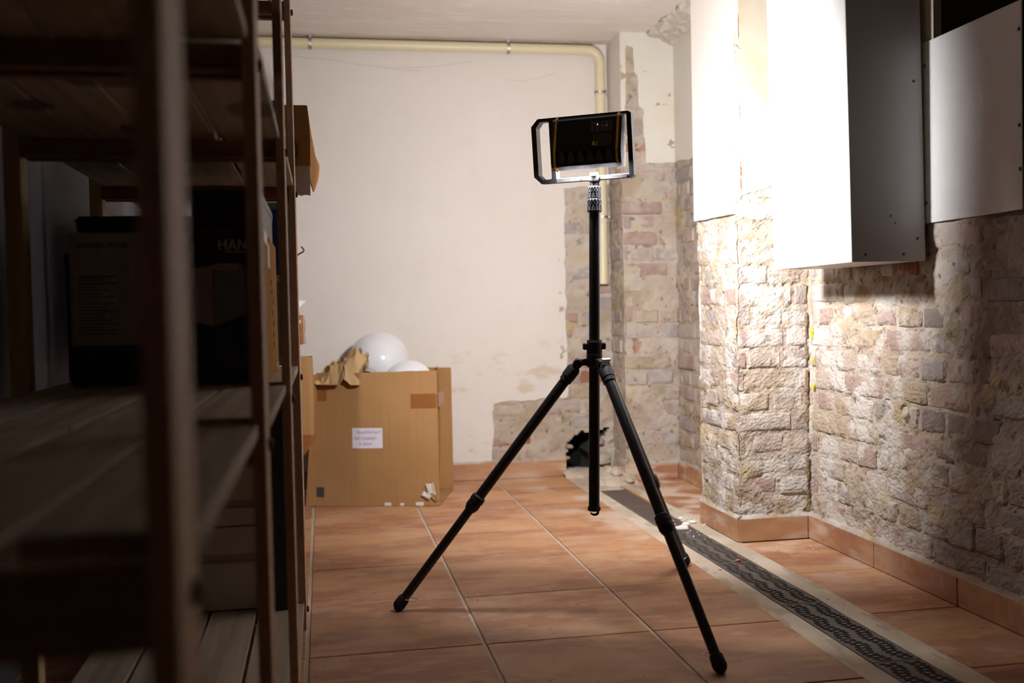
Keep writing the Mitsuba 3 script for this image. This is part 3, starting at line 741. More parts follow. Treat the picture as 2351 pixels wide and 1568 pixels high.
# ================================================================== TRIPOD
TC = np.array([0.753, 2.845, 0.0])
def ax(z, dx=0.0):
    return TC + np.array([-0.0055 + 0.0205 * (z - 0.29), 0, z])
tp = thing("tripod", "black photo tripod with a raised centre column standing on the terracotta tiles", "tripod")
part(tp, "center_column", rod(ax(0.298), ax(1.135), 0.0153, 28), "mat_black", 40)
part(tp, "column_end", lathe(ax(0.286), ax(0.300), [(0, 0.0165), (0.003, 0.0185), (0.008, 0.0185), (0.014, 0.0160)], 28), "mat_black_matte", 40)
hk = [ax(0.287) + np.array(q) for q in [(0.006, 0, 0), (0.011, 0, -0.004), (0.0105, 0, -0.009), (0.005, 0, -0.0125), (-0.002, 0, -0.0125), (-0.008, 0, -0.0095), (-0.0095, 0, -0.006)]]
part(tp, "hook", sweep(hk, [0.003, 0.0042, 0.0042, 0.0036, 0.003, 0.0026, 0.002], 10), "mat_black_matte", True)
def collar(z0, z1, r, nb):
    """A twist lock: ribbed grip under a dimpled rim."""
    p, d, L = frame_to(ax(z0), ax(z1))
    a, b = basis(d)
    n, m = 144, 15
    t = np.linspace(0, 1, m)
    env = np.interp(t, [0, .05, .12, .55, .60, .66, .72, .92, 1.0], [.86, .97, 1.0, .97, .93, .93, .98, .95, .84])
    th = np.arange(n) * 2 * np.pi / n
    rib = np.where((t[:, None] > 0.08) & (t[:, None] < 0.56), 0.0017 * np.abs(np.cos(nb * th / 2))[None, :] ** 1.2, 0) + np.where((t[:, None] > 0.66) & (t[:, None] < 0.86), 0.0016 * (np.cos(nb * th)[None, :] > 0.1), 0)
    R = r * env[:, None] - rib
    V = p + d * (t * L)[:, None, None] + R[..., None] * (np.cos(th)[None, :, None] * a + np.sin(th)[None, :, None] * b)
    f = []
    for i in range(m - 1):
        for j in range(n):
            k = (j + 1) % n
            f += [(i * n + j, i * n + k, (i + 1) * n + k), (i * n + j, (i + 1) * n + k, (i + 1) * n + j)]
    V = np.vstack([V.reshape(-1, 3), p, p + d * L])
    for j in range(n):
        k = (j + 1) % n
        f += [(m * n, k, j), (m * n + 1, (m - 1) * n + j, (m - 1) * n + k)]
    g = trimesh.Trimesh(V, np.array(f), process=False)
    if g.volume < 0: g.invert()
    return g
part(tp, "twist_lock", collar(1.132, 1.170, 0.0212, 14), "mat_collar", 35)
part(tp, "twist_lock", collar(1.168, 1.205, 0.0192, 14), "mat_collar", 35)
part(tp, "column_tip", lathe(ax(1.195), ax(1.224), [(0, 0.0132), (0.022, 0.0132), (0.024, 0.0165), (0.0262, 0.0165), (0.0264, 0.015)], 28), "mat_black_matte", 40)
# clamp ring with two wings on the column
part(tp, "clamp_ring", cat([lathe(ax(0.728), ax(0.772), [(0, 0.021), (0.010, 0.0225), (0.016, 0.0215), (0.036, 0.0225), (0.038, 0.021), (0.044, 0.0205)], 32),
                           xf(cbox(-0.033, -0.014, -0.008, 0.008, -0.0095, 0.0095, 0.003), mat4([1, 0, 0], [0, 1, 0], [0, 0, 1], ax(0.754))),
                           xf(cbox(0.016, 0.0315, -0.012, 0.012, -0.0095, 0.0095, 0.003), mat4([1, 0, 0], [0, 1, 0], [0, 0, 1], ax(0.754)))]), "mat_black_matte", 40)
feet = [np.array([0.183, 2.987, 0.0]), np.array([0.900, 2.267, 0.0]), np.array([1.176, 3.272, 0.0])]
hub = ax(0.712)
arms = []
for f_ in feet:
    d = f_ - TC; d[2] = 0; d /= np.linalg.norm(d)
    s_ = np.cross([0, 0, 1.0], d)
    arms.append(xf(cbox(0.010, 0.054, -0.0085, 0.0085, -0.0125, 0.0065, 0.002), mat4(d, s_, [0, 0, 1], hub)))
part(tp, "spider", cat([lathe(ax(0.694), ax(0.732), [(0, 0.0185), (0.004, 0.0225), (0.020, 0.0225), (0.036, 0.0225), (0.038, 0.021)], 32)] + arms), "mat_black_matte", 35)
for i, f_ in enumerate(feet):
    d = f_ - TC; d[2] = 0; d /= np.linalg.norm(d)
    s_ = np.cross([0, 0, 1.0], d)
    top = hub + d * 0.047 + np.array([0, 0, -0.006])
    foot = f_ + np.array([0, 0, 0.012]) - d * 0.012
    _, w, L = frame_to(top, foot)
    lg = key_for(tp + "__leg")
    u_ = np.cross(w, s_); u_ /= np.linalg.norm(u_)
    shoulder = cat([lathe(top + w * 0.012, top + w * 0.062, [(0, 0.0145), (0.008, 0.0195), (0.036, 0.0195), (0.038, 0.0178), (0.050, 0.0178)], 28),
                    xf(cbox(-0.012, 0.012, -0.0155, 0.0155, -0.012, 0.03, 0.004), mat4(u_, s_, w, top)),
                    lathe(top - s_ * 0.0175, top + s_ * 0.0175, [(0, 0.011), (0.002, 0.0135), (0.033, 0.0135), (0.035, 0.011)], 20)])
    lockp = top + w * (L * 0.565)
    part(lg, "shoulder", shoulder, "mat_black_matte", 35)
    up = rod(top + w * 0.055, lockp, 0.0148, 24)
    scene[lg] = mikit.ply(up, "mat_black", 40)
    part(lg, "lock", lathe(lockp - w * 0.022, lockp + w * 0.030, [(0, 0.0165), (0.004, 0.0200), (0.020, 0.0205), (0.022, 0.0190), (0.026, 0.0190), (0.028, 0.0200), (0.040, 0.0195), (0.052, 0.0145)], 28), "mat_black_matte", 35)
    lower = lathe(lockp, foot - w * 0.02, [(0, 0.0128), (np.linalg.norm(foot - w * 0.02 - lockp), 0.0128)], 24)
    part(lg, "lower_tube", lower, "mat_black", 40)
    part(lg, "foot", lathe(foot - w * 0.034, foot + w * 0.012, [(0, 0.0140), (0.004, 0.0165), (0.024, 0.0178), (0.032, 0.0172), (0.040, 0.0125), (0.0455, 0.006)], 24), "mat_rubber", 40)
    rc = foot - w * 0.030
    side = (-u_ if u_[2] < 0 else u_)
    side = side * 0.35 + (d * -1 if i == 0 else d * -1) * 0.9
    side -= w * (side @ w) * 0.6; side /= np.linalg.norm(side)
    cr = np.cross(side, w); cr /= np.linalg.norm(cr)
    ring = [rc + side * (0.018 - 0.026 * math.cos(a)) + cr * 0.0145 * math.sin(a) for a in np.linspace(0, 2 * math.pi, 30)]
    part(lg, "ring", sweep(ring, 0.0012, 8), "mat_tab", True, label="thin steel wire ring")
    if i == 1:
        nn_ = d * 0.52 + np.array([0, 0, 0.854]); uu_ = np.cross(nn_, s_)
        tab = cbox(-0.0145, 0.0145, -0.0065, 0.0065, -0.0025, 0.0025, 0.002)
        part(lg, "angle_lock", xf(tab, mat4(s_, uu_, nn_, top + d * 0.020 + np.array([0, 0, 0.013]))), "mat_steel", 30, label="bright metal angle lock tab")

# ================================================================== WORK LIGHT
YAW, TILT = math.radians(27), math.radians(21)
LU = np.array([math.cos(YAW), -math.sin(YAW), 0]); LN = np.array([math.sin(YAW), math.cos(YAW), 0])
LO = ax(1.222)
roll = math.radians(1.1); pitch = math.radians(5)
Zr = np.array([0, 0, 1.0]) * math.cos(roll) - LU * math.sin(roll); Ur = LU * math.cos(roll) + np.array([0, 0, 1.0]) * math.sin(roll)
Nr = LN * math.cos(pitch) + Zr * math.sin(pitch); Zr = Zr * math.cos(pitch) - LN * math.sin(pitch)
ML = mat4(Ur, Nr, Zr, LO)                       # local (u, n, z) of the frame; z = 0 at the underside of the bar
HZ = 0.168                                       # hinge height
ct, st = math.cos(TILT), math.sin(TILT)
SHEAR = np.eye(4); SHEAR[0, 2] = 0.025      # the ends of the body slope a little
MB = ML @ mat4([1, 0, 0], [0, ct, -st], [0, st, ct], [0, 0, HZ])   # body coordinates: hinge at the origin
wl_ = thing("work_light", "black battery work light with yellow trim and side handle on top of the tripod", "work light")
def pl(m): return xf(m, ML)
def pb(m): return xf(m, MB @ SHEAR)
def extr_n(poly, n0, n1):
    """polygon in (u, z), extruded along n"""
    m = extrude(poly, n1 - n0)
    return xf(m, np.array([[1, 0, 0, 0], [0, 0, -1, n1], [0, 1, 0, 0], [0, 0, 0, 1.0]]))
outer = Polygon([(-0.152, 0), (0.106, 0), (0.114, 0.006), (0.114, 0.177), (0.106, 0.183), (-0.153, 0.183), (-0.173, 0.162), (-0.173, 0.021)])
inner_body = sbox(-0.108, 0.013, 0.101, 0.177)
inner_handle = Polygon([(-0.147, 0.012), (-0.124, 0.012), (-0.121, 0.015), (-0.121, 0.172), (-0.124, 0.174), (-0.147, 0.174), (-0.159, 0.158), (-0.159, 0.025)])
frame = outer.difference(inner_handle).difference(sbox(-0.108, -0.01, 0.101, 0.177))
part(wl_, "frame", pl(extr_n(frame, -0.010, 0.032)), "mat_frame", label="dark aluminium frame with D-shaped carrying handle")
part(wl_, "bracket_bar", pl(cbox(-0.109, 0.102, -0.010, 0.032, 0.0, 0.0125, 0.0012)), "mat_bar", label="flat metal mounting bar")
for u in (-0.036, 0.016, 0.094):
    part(wl_, "screw", pl(lathe((u, -0.0095, 0.0062), (u, -0.0115, 0.0062), [(0, 0.0028), (0.002, 0.0024)], 12)), "mat_screw", 30)
part(wl_, "mount_knob", pl(lathe((0, 0, 0.012), (0, 0, 0.022), [(0, 0.0128), (0.007, 0.0128), (0.010, 0.011)], 24)), "mat_white_knob", 40, label="round pale mounting knob")
def prof_poly(off=0.0):
    return Polygon([(-0.026, -0.008), (-0.027, -0.104), (-0.016, -0.132), (-0.008, -0.1385), (0.018, -0.1385), (0.028, -0.128), (0.028, 0.001), (0.020, 0.0075), (-0.012, 0.0075)]).buffer(off, join_style=1, quad_segs=3)
def extr_u(poly, u0, u1):
    """polygon in (n, z), extruded along u"""
    m = extrude(poly, u1 - u0)
    m = xf(m, np.array([[0, 0, 1, u0], [1, 0, 0, 0], [0, 1, 0, 0], [0, 0, 0, 1.0]]))
    if m.volume < 0: m.invert()
    return m
U0, U1 = -0.092, 0.080
body = extr_u(prof_poly(), U0, U1)
cut = pb0 = cbox(U0 + 0.010, U1 - 0.010, 0.019, 0.05, -0.126, -0.006, 0.0005)
def boolean(a, b):
    A = m3.Manifold(m3.Mesh(np.array(a.vertices, np.float32), np.array(a.faces, np.uint32)))
    B = m3.Manifold(m3.Mesh(np.array(b.vertices, np.float32), np.array(b.faces, np.uint32)))
    g = (A - B).to_mesh()
    return trimesh.Trimesh(g.vert_properties[:, :3], g.tri_verts, process=False)
try:
    body.merge_vertices()
    body = boolean(body, cut)
except Exception:
    pass
part(wl_, "body", pb(body), "mat_body")
for a, b in ((U0 - 0.013, U0 - 0.003), (U1 + 0.003, U1 + 0.013)):
    part(wl_, "end_cap", pb(extr_u(prof_poly(0.0005), a, b)), "mat_black", 30)
for a, b in ((U0 - 0.005, U0 + 0.001), (U1 - 0.001, U1 + 0.005)):
    part(wl_, "yellow_trim", pb(extr_u(prof_poly(0.0030), a, b)), "mat_yellow", 30, label="thin yellow trim band")
# cooling ribs along the lower bevel
for k in range(6):
    u = U0 + 0.013 + k * 0.0265
    tri = [(u, -0.0285, -0.106), (u + 0.018, -0.0285, -0.106), (u + 0.008, -0.0285, -0.106)]
    rb = trimesh.convex.convex_hull(np.array([(u, -0.0275, -0.105), (u + 0.009, -0.0275, -0.105), (u - 0.004, -0.0185, -0.131), (u + 0.017, -0.0185, -0.131), (u, -0.0245, -0.105), (u + 0.009, -0.0245, -0.105), (u - 0.004, -0.0150, -0.131), (u + 0.017, -0.0150, -0.131)]))
    part(wl_, "cooling_rib", pb(rb), "mat_rib")
# control panel on the back (faces the camera): mirrored so that it reads from behind
def on_back(m2d, n=-0.0268):
    """(x right, y up) in the plane of the back, seen from the camera"""
    return pb(xf(m2d, mat4([1, 0, 0], [0, 0.0104, 1.0], [0, -1.0, 0.0104], [0, n, 0])))
cp = part(wl_, "control_panel", on_back(xf(extrude(rounded_rect(0.006, 0.068, -0.052, -0.019, 0.003), 0.0006), np.eye(4))), "mat_frame")
def disc(x, y, r, n=14):
    return extrude(Polygon([(x + r * math.cos(t), y + r * math.sin(t)) for t in np.linspace(0, 2 * math.pi, n + 1)[:-1]]), 0.0004)
def annulus(x, y, r, t):
    return extrude(Polygon([(x + r * math.cos(a), y + r * math.sin(a)) for a in np.linspace(0, 6.2832, 21)[:-1]]).difference(Polygon([(x + (r - t) * math.cos(a), y + (r - t) * math.sin(a)) for a in np.linspace(0, 6.2832, 21)[:-1]])), 0.0004)
PB = -0.0275
part(cp, "power_button", on_back(disc(0.051, -0.034, 0.0032), PB), "mat_yellow", label="round yellow button")
part(cp, "plus_button", on_back(cat([annulus(0.0518, -0.0245, 0.0034, 0.0006), extrude(sbox(0.0505, -0.0248, 0.0531, -0.0242), 0.0004), extrude(sbox(0.0515, -0.0258, 0.0521, -0.0232), 0.0004)]), PB), "mat_grey_print")
part(cp, "minus_button", on_back(cat([annulus(0.0503, -0.0440, 0.0034, 0.0006), extrude(sbox(0.0490, -0.0443, 0.0516, -0.0437), 0.0004)]), PB), "mat_grey_print")
part(cp, "battery_symbol", on_back(extrude(rounded_rect(0.0388, 0.0426, -0.0385, -0.0312, 0.0014).difference(rounded_rect(0.0396, 0.0418, -0.0377, -0.0320, 0.0008)), 0.0004), PB), "mat_yellow")
part(cp, "led_lamp", on_back(disc(0.0252, -0.0289, 0.0012, 10), PB), "mat_led_on", label="glowing white-green indicator")
scene[cp + "__led_lamp"]["emitter"] = {"type": "area", "radiance": {"type": "rgb", "value": [1.6, 2.6, 2.1]}}
part(cp, "indicator_row", on_back(cat([disc(0.0250 - 0.0003 * k, -0.0289 - 0.0048 * (k + 1), 0.0008, 8) for k in range(4)]), PB), "mat_led_off")
part(cp, "mark", on_back(xf(meshkit.text_mesh("CE", 0.0044, 0.0004), mat4([1, 0, 0], [0, 1, 0], [0, 0, 1], [0.0078, -0.0385, 0])), PB), "mat_grey_print")
part(cp, "print_lines", on_back(cat([extrude(sbox(0.0085, -0.0225, 0.0195, -0.0220), 0.0003), extrude(sbox(0.0206, -0.0500, 0.0209, -0.0215), 0.0003)] + [extrude(sbox(0.0215, -0.0292 - 0.0048 * k, 0.0240, -0.0288 - 0.0048 * k), 0.0003) for k in range(5)] + [extrude(sbox(0.0275, -0.0292 - 0.0048 * k, 0.0320, -0.0288 - 0.0048 * k), 0.0003) for k in range(5)]), PB), "mat_grey_print")
bt = part(wl_, "battery_hatch", on_back(extrude(rounded_rect(0.014, 0.066, -0.097, -0.058, 0.006), 0.0012)), "mat_black", 30)
part(bt, "latch", on_back(cat([extrude(rounded_rect(0.0135, 0.020, -0.092, -0.0805, 0.0022), 0.0022), extrude(rounded_rect(0.0135, 0.0275, -0.092, -0.0800, 0.0035).difference(rounded_rect(0.0190, 0.0258, -0.0903, -0.0720, 0.0025)), 0.0022)]), PB - 0.0008), "mat_yellow", label="yellow hook-shaped latch")
for u, z in ((-0.078, -0.022), (-0.078, -0.098), (0.012, -0.014), (0.072, -0.014)):
    part(wl_, "screw", on_back(disc(u, z, 0.0028)), "mat_black")
# the lit diffuser (only light of the room)
dm = trimesh.Trimesh(np.array([(U0 + 0.0105, 0.0215, -0.1255), (U1 - 0.0105, 0.0215, -0.1255), (U1 - 0.0105, 0.0215, -0.0065), (U0 + 0.0105, 0.0215, -0.0065)]), [(0, 2, 1), (0, 3, 2)], process=False)
part(wl_, "diffuser", pb(dm), "mat_lamp_face", label="lit diffuser window", emitter={"type": "area", "radiance": {"type": "rgb", "value": list(LAMP_RADIANCE)}})

# ================================================================== BIG CARDBOARD BOX WITH GLOBE LAMPS
bx = thing("cardboard_box", "large open cardboard box with a torn corner and handwritten label against the back wall", "box")
BO = np.array([-0.094, 4.715, 0.0]); bd = np.array([0.965, -0.262, 0]); bd /= np.linalg.norm(bd); bn = np.array([-bd[1], bd[0], 0])  # bn points to the back wall
BW, BD, BH = 0.607, 0.44, 0.588
MBX = mat4(bd, bn, [0, 0, 1], BO)
def bxf(m): return xf(m, MBX)
def sheet(fn, nu, nv, t=0.004):
    """A thick sheet: fn(u, v) -> centre point, thickness t along its normal."""
    u, v = np.meshgrid(np.linspace(0, 1, nu), np.linspace(0, 1, nv), indexing="ij")
    P = np.array([fn(a, b) for a, b in zip(u.ravel(), v.ravel())]).reshape(nu, nv, 3)
    du, dv = np.gradient(P, axis=0), np.gradient(P, axis=1)
    N = np.cross(du, dv); N /= np.linalg.norm(N, axis=-1, keepdims=True) + 1e-12
    A, B = (P + N * t / 2).reshape(-1, 3), (P - N * t / 2).reshape(-1, 3)
    idx = np.arange(nu * nv).reshape(nu, nv); k = nu * nv
    q = np.stack([idx[:-1, :-1], idx[1:, :-1], idx[1:, 1:], idx[:-1, 1:]], -1).reshape(-1, 4)
    f = [q[:, [0, 1, 2]], q[:, [0, 2, 3]], k + q[:, [0, 2, 1]], k + q[:, [0, 3, 2]]]
    rim = np.concatenate([idx[:, 0], idx[-1, 1:], idx[::-1, -1][1:], idx[0, ::-1][1:]])
    a, b = rim[:-1], rim[1:]
    f += [np.stack([a, k + a, b], -1), np.stack([b, k + a, k + b], -1)]
    return trimesh.Trimesh(np.vstack([A, B]), np.vstack(f), process=False)
def front_fn(u, v):
    x = u * BW
    # a crease a third along: upper part buckled inwards on the left
    c = 0.40
    bulge = 0.012 * math.sin(math.pi * u) * math.sin(math.pi * min(1, v * 1.1))
    k = 0.016 * max(0.0, (v - 0.55) / 0.45) * (1 - abs(u - c) / (c if u < c else 1 - c))
    z = v * (BH + 0.004 + 0.006 * u + 0.004 * meshkit.noise(np.array([u * 9, 0, 0])) * (v > 0.97))
    inset = 0.36 * max(0.0, c - u) * BW * (0.25 + 0.75 * v) + 0.01 * v * (1 - u) ** 2 * 0.9
    return (x + 0.045 * v * (1 - u) * 0.9, -bulge - k + inset, z + 0.002)
part(bx, "front", bxf(sheet(front_fn, 41, 31)), "mat_cardboard", 35)
def side_fn(u, v):
    return (BW - 0.004 - 0.075 * u + 0.012 * math.sin(math.pi * u) * math.sin(math.pi * v * 0.9) + 0.012 * v * u, u * BD + 0.008 - 0.010 * (1 - u), 0.002 + v * (BH + 0.010))
part(bx, "side", bxf(sheet(side_fn, 15, 15)), "mat_cardboard", 35)
part(bx, "side", bxf(sheet(lambda u, v: (0.003 + 0.045 * v, u * BD + 0.02 * v, 0.002 + v * BH), 6, 6)), "mat_cardboard", 35)
part(bx, "back", bxf(sheet(lambda u, v: (u * BW, BD + 0.085 * v * math.sin(math.pi * u), 0.002 + v * BH), 12, 8)), "mat_cardboard", 35)
part(bx, "bottom", bxf(sheet(lambda u, v: (u * BW, v * BD, 0.004), 3, 3)), "mat_cardboard")
def front_patch(x0, x1, z0, z1, lift=0.0034, n=8, t=0.0006):
    def fn(a, b):
        x, z = x0 + (x1 - x0) * a, z0 + (z1 - z0) * b
        v = min(0.999, z / (BH + 0.007)); u = (x - 0.0405 * v) / (BW - 0.0405 * v)
        q = front_fn(u, v)
        return (q[0], q[1] - lift, z)
    return bxf(sheet(fn, n, 5, t))
part(bx, "tape", front_patch(0.489, 0.603, 0.436, 0.500), "mat_tape", label="brown parcel tape")
part(bx, "tape", bxf(sheet(lambda u, v: (BW + 0.0035 + 0.012 * math.sin(math.pi * u * .3) * math.sin(math.pi * .76), u * 0.12, 0.44 + 0.062 * v), 5, 4, 0.0006)), "mat_tape")
part(bx, "tape", front_patch(0.046, 0.094, 0.468, 0.520), "mat_tape")
part(bx, "print", front_patch(0.047, 0.082, 0.040, 0.084), "mat_print_dark", label="small printed square of dark bars")
nl = part(bx, "note", front_patch(0.222, 0.360, 0.262, 0.352), "mat_paper", label="white paper note with violet handwriting")
def hand(text, h, x, z, slant=0.28):
    m = meshkit.text_mesh(text, h, 0.0004)
    M = np.eye(4); M[0, 1] = slant
    m = xf(m, M)
    wv = m.vertices
    wv[:, 1] += 0.0012 * np.sin(wv[:, 0] * 260)
    v = min(0.999, z / (BH + 0.007)); u = (x + 0.05 - 0.0405 * v) / (BW - 0.0405 * v)
    q = front_fn(u, v)
    m = trimesh.Trimesh(wv, m.faces, process=False)
    y = q[1] - 0.0062
    out = xf(m, mat4([1, 0, 0], [0, 0, 1], [0, -1, 0], [x, y, z]))
    # follow the bulge of the board
    vv = out.vertices
    for i in range(len(vv)):
        v_ = vv[i, 2] / (BH + 0.007); u_ = (vv[i, 0] - 0.0405 * v_) / (BW - 0.0405 * v_)
        vv[i, 1] = front_fn(u_, v_)[1] - 0.0041 - (0.0004 if vv[i, 1] < y - 0.0002 else 0)
    return bxf(trimesh.Trimesh(vv, out.faces, process=False))
part(nl, "handwriting", cat([hand("Kugellampen", 0.0125, 0.243, 0.328), hand("mit Zubehör", 0.0135, 0.228, 0.300), hand("4 Stück", 0.0125, 0.252, 0.276)]), "mat_ink")
# torn corner: curled scraps and the pale core of the board
for k, (x, z, a, b, rot) in enumerate([(0.572, 0.075, 0.035, 0.052, 0.2), (0.552, 0.048, 0.040, 0.022, -0.5), (0.585, 0.040, 0.022, 0.040, 0.9)]):
    def scrap(u, v, x=x, z=z, a=a, b=b, rot=rot, k=k):
        s, t = (u - .5) * a, (v - .5) * b
        w = meshkit.fbm(np.array([u * 3 + k, v * 3, 1.0]), 3, k)
        return (x + s * math.cos(rot) - t * math.sin(rot), -0.008 - 0.012 * w - 0.006 * u, z + s * math.sin(rot) + t * math.cos(rot) + 0.006 * w)
    part(bx, "torn_scrap", bxf(sheet(scrap, 9, 9, 0.001)), "mat_card_white" if k != 2 else "mat_kraft", True, label="torn scrap of board")
for x, wd in ((0.36, 0.05), (0.43, 0.03), (0.50, 0.06)):
    part(bx, "torn_scrap", front_patch(x, x + wd * .6, 0.003, 0.012 + 0.12 * wd, 0.0038, 6), "mat_card_white")
# globes
def globe(c, r):
    s = trimesh.creation.icosphere(subdivisions=4, radius=r); s.apply_translation(c)
    return s
g1 = thing("globe_lamp", "large white glass globe lampshade, highest in the open cardboard box", "lampshade", "white globe lampshades")
put(g1, globe((0.263, 4.985, 0.628), 0.143), "mat_globe", True)
g2 = thing("globe_lamp", "white glass globe lampshade sunk at the right front of the open cardboard box", "lampshade", "white globe lampshades")
put(g2, globe((0.382, 4.74, 0.520), 0.122), "mat_globe", True)
fit = thing("lamp_fitting", "round dark metal lamp fitting peeping over the box rim below the big globe", "lamp fitting")
put(fit, cat([lathe((0.190, 4.665, 0.565), (0.196, 4.700, 0.585), [(0, 0.030), (0.004, 0.042), (0.03, 0.046), (0.04, 0.03)], 28)]), "mat_steel", 40)
# crumpled kraft paper
def kraft(u, v):
    # u along the rim, v from inside the box to the outside flap
    s = (u - 0.5)
    x = 0.155 + 0.225 * s + 0.02 * math.sin(3 * v)
    arch = math.sin(math.pi * min(1, v * 1.05))
    w = meshkit.fbm(np.array([u * 3.1, v * 3.1, 3.3]), 4, 2) - 0.5
    r1 = abs(meshkit.noise(np.array([u * 5.1 + v * 3, v * 2.6 - u, 7.0])) - 0.5) + 0.5 * abs(meshkit.noise(np.array([u * 9 - v * 5, v * 6, 2.0])) - 0.5)
    lip = max(0.0, v - 0.70) / 0.30
    z = 0.606 + (0.098 * min(1.0, u * 1.25) ** 0.8 + 0.012) * arch - (0.020 + 0.065 * abs(math.sin(4.2 * u + 0.4))) * lip + 0.05 * w * (0.3 + arch) - 0.085 * r1 * (0.35 + arch)
    y = 0.165 - 0.195 * v + 0.035 * w
    return (x + 0.04 * w, y - 0.004 + 0.36 * max(0.0, 0.40 - x / BW) * BW * 0.9, max(z, 0.545))
kp = thing("kraft_paper", "crumpled brown wrapping paper bulging over the left rim of the cardboard box", "wrapping paper")
put(kp, bxf(sheet(kraft, 60, 52, 0.0006)), "mat_kraft", 14)

# ================================================================== WOODEN SHELVING UNIT
FX = -0.087                                   # aisle face of the front uprights
FYS = [0.61, 1.36, 2.11, 2.862]
FXS = [-0.0843, -0.0750, -0.0650, -0.0625]    # the unit stands a touch askew to the tiles               # front faces of the four frames
UW, UD = 0.017, 0.095
RX0, RX1 = -0.592, -0.560
LV = {"bottom": 0.075, "middle": 0.722, "upper": 1.226, "top": 1.722}
sh = thing("shelving_unit", "long wooden shelving unit with four upright frames down the left side", "shelving")
for y, FX in zip(FYS, FXS):
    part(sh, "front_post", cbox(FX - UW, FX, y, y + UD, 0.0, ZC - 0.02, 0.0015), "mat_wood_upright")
for y in FYS:
    part(sh, "rear_post", cbox(RX0, RX1, y + 0.02, y + 0.07, 0.0, ZC - 0.02, 0.0015), "mat_wood_pale")
for nm, zt in LV.items():
    for y, FX in zip(FYS, FXS):
        for dy in (0.012, 0.062):
            if y == FYS[0] and dy < 0.05:
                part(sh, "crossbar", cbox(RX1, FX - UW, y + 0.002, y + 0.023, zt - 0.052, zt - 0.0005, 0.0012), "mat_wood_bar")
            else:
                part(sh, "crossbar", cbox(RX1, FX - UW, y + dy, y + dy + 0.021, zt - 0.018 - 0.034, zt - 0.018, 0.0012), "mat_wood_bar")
nb = 4
for nm, zt in LV.items():
    for y0, y1, FX in zip(FYS[:-1], FYS[1:], [0.5 * (a + b) for a, b in zip(FXS[:-1], FXS[1:])]):
        a, b = (y0 + 0.026 if y0 == FYS[0] else y0 + UD / 2 + 0.002), (y1 + UD - 0.004 if y1 == FYS[-1] else y1 + UD / 2 - 0.002)
        edges = np.linspace(RX1 - 0.0, FX - 0.0, nb + 1)
        for k in range(nb):
            x0, x1 = edges[k] + 0.004, edges[k + 1] - 0.004
            if k == nb - 1:
                aa, bb = y0 + UD + 0.002, y1 - 0.002
            else:
                aa, bb = a, b
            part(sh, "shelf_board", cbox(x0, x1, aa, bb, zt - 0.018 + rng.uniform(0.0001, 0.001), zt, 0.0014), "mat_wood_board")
for nm, zt in LV.items():
    for y, FX in zip(FYS, FXS):
        yy = y + UD * 0.66
        part(sh, "bolt", lathe((FX - 0.001, yy, zt - 0.034), (FX + 0.006, yy, zt - 0.034), [(0, 0.0085), (0.005, 0.0085), (0.007, 0.0065)], 16), "mat_black_matte", 30)

# ---- things on the shelving unit
def carton(key, x0, x1, y0, y1, z0, z1, m, b=0.003, name="body"):
    return part(key, name, cbox(x0, x1, y0, y1, z0, z1, b), m)
ZM = LV["middle"]
c1 = thing("carton", "tall pale grey carton lettered SWING-PLUS on the middle shelf", "carton")
carton(c1, -0.498, -0.2605, 2.215, 2.78, ZM, 1.035, "mat_carton_grey")
def txt(parent, s, h, x, y, z, m, bold=True, name="lettering"):
    t = meshkit.text_mesh(s, h, 0.0004, bold)
    return part(parent, name, xf(t, mat4([1, 0, 0], [0, 0, 1], [0, -1, 0], [x, y, z])), m)
txt(c1, "SWING-PLUS", 0.0105, -0.483, 2.2150, 1.004, "mat_print_teal")
part(c1, "printed_line", cbox(-0.385, -0.270, 2.2145, 2.2150, 1.0085, 1.0095, 0), "mat_print_dark")
part(c1, "small_print", cat([cbox(-0.482, -0.482 + w, 2.2145, 2.2150, 0.945 - 0.0068 * k, 0.9472 - 0.0068 * k, 0) for k, w in enumerate(np.random.default_rng(4).uniform(0.03, 0.075, 18))]), "mat_print_dark", kind="stuff")
part(c1, "dark_base_print", cbox(-0.497, -0.2615, 2.2143, 2.2150, ZM + 0.002, ZM + 0.085, 0), "mat_print_teal", label="dark printed band at the foot")
c2 = thing("carton", "carton with black printed front lettered HAN and bare brown side on the middle shelf", "carton")
carton(c2, -0.258, -0.1125, 2.17, 2.74, ZM, 1.038, "mat_cardboard", 0.004)
c2f = part(c2, "printed_front", cbox(-0.2575, -0.113, 2.1685, 2.1700, ZM + 0.002, 1.0365, 0), "mat_carton_black", label="black printed front")
txt(c2f, "HAN", 0.0195, -0.204, 2.1684, 0.996, "mat_print_cream")
part(c2f, "underline", cbox(-0.190, -0.113, 2.1678, 2.1684, 0.9895, 0.9920, 0), "mat_print_cream")
def on_front(poly, y, m, name, parent):
    g = extrude(poly, 0.0005)
    part(parent, name, xf(g, mat4([1, 0, 0], [0, 0, 1], [0, -1, 0], [0, y, 0])), m)
on_front(Polygon([(-0.254, 0.958), (-0.222, 0.962), (-0.200, 0.968), (-0.168, 0.967), (-0.152, 0.962), (-0.170, 0.952), (-0.190, 0.950), (-0.215, 0.955), (-0.215, 0.842), (-0.250, 0.850), (-0.252, 0.918), (-0.256, 0.922)]), 2.1684, "mat_print_beige", "printed_picture", c2f)
on_front(Polygon([(-0.214, 0.953), (-0.190, 0.949), (-0.170, 0.951), (-0.152, 0.960), (-0.150, 0.866), (-0.180, 0.852), (-0.214, 0.842)]), 2.1683, "mat_print_steel", "printed_picture", c2f)
on_front(Polygon([(-0.257, 0.838), (-0.200, 0.836), (-0.150, 0.862), (-0.113, 0.880), (-0.113, ZM + 0.003), (-0.257, ZM + 0.003)]), 2.1686, "mat_carton_navy", "printed_band", c2f)
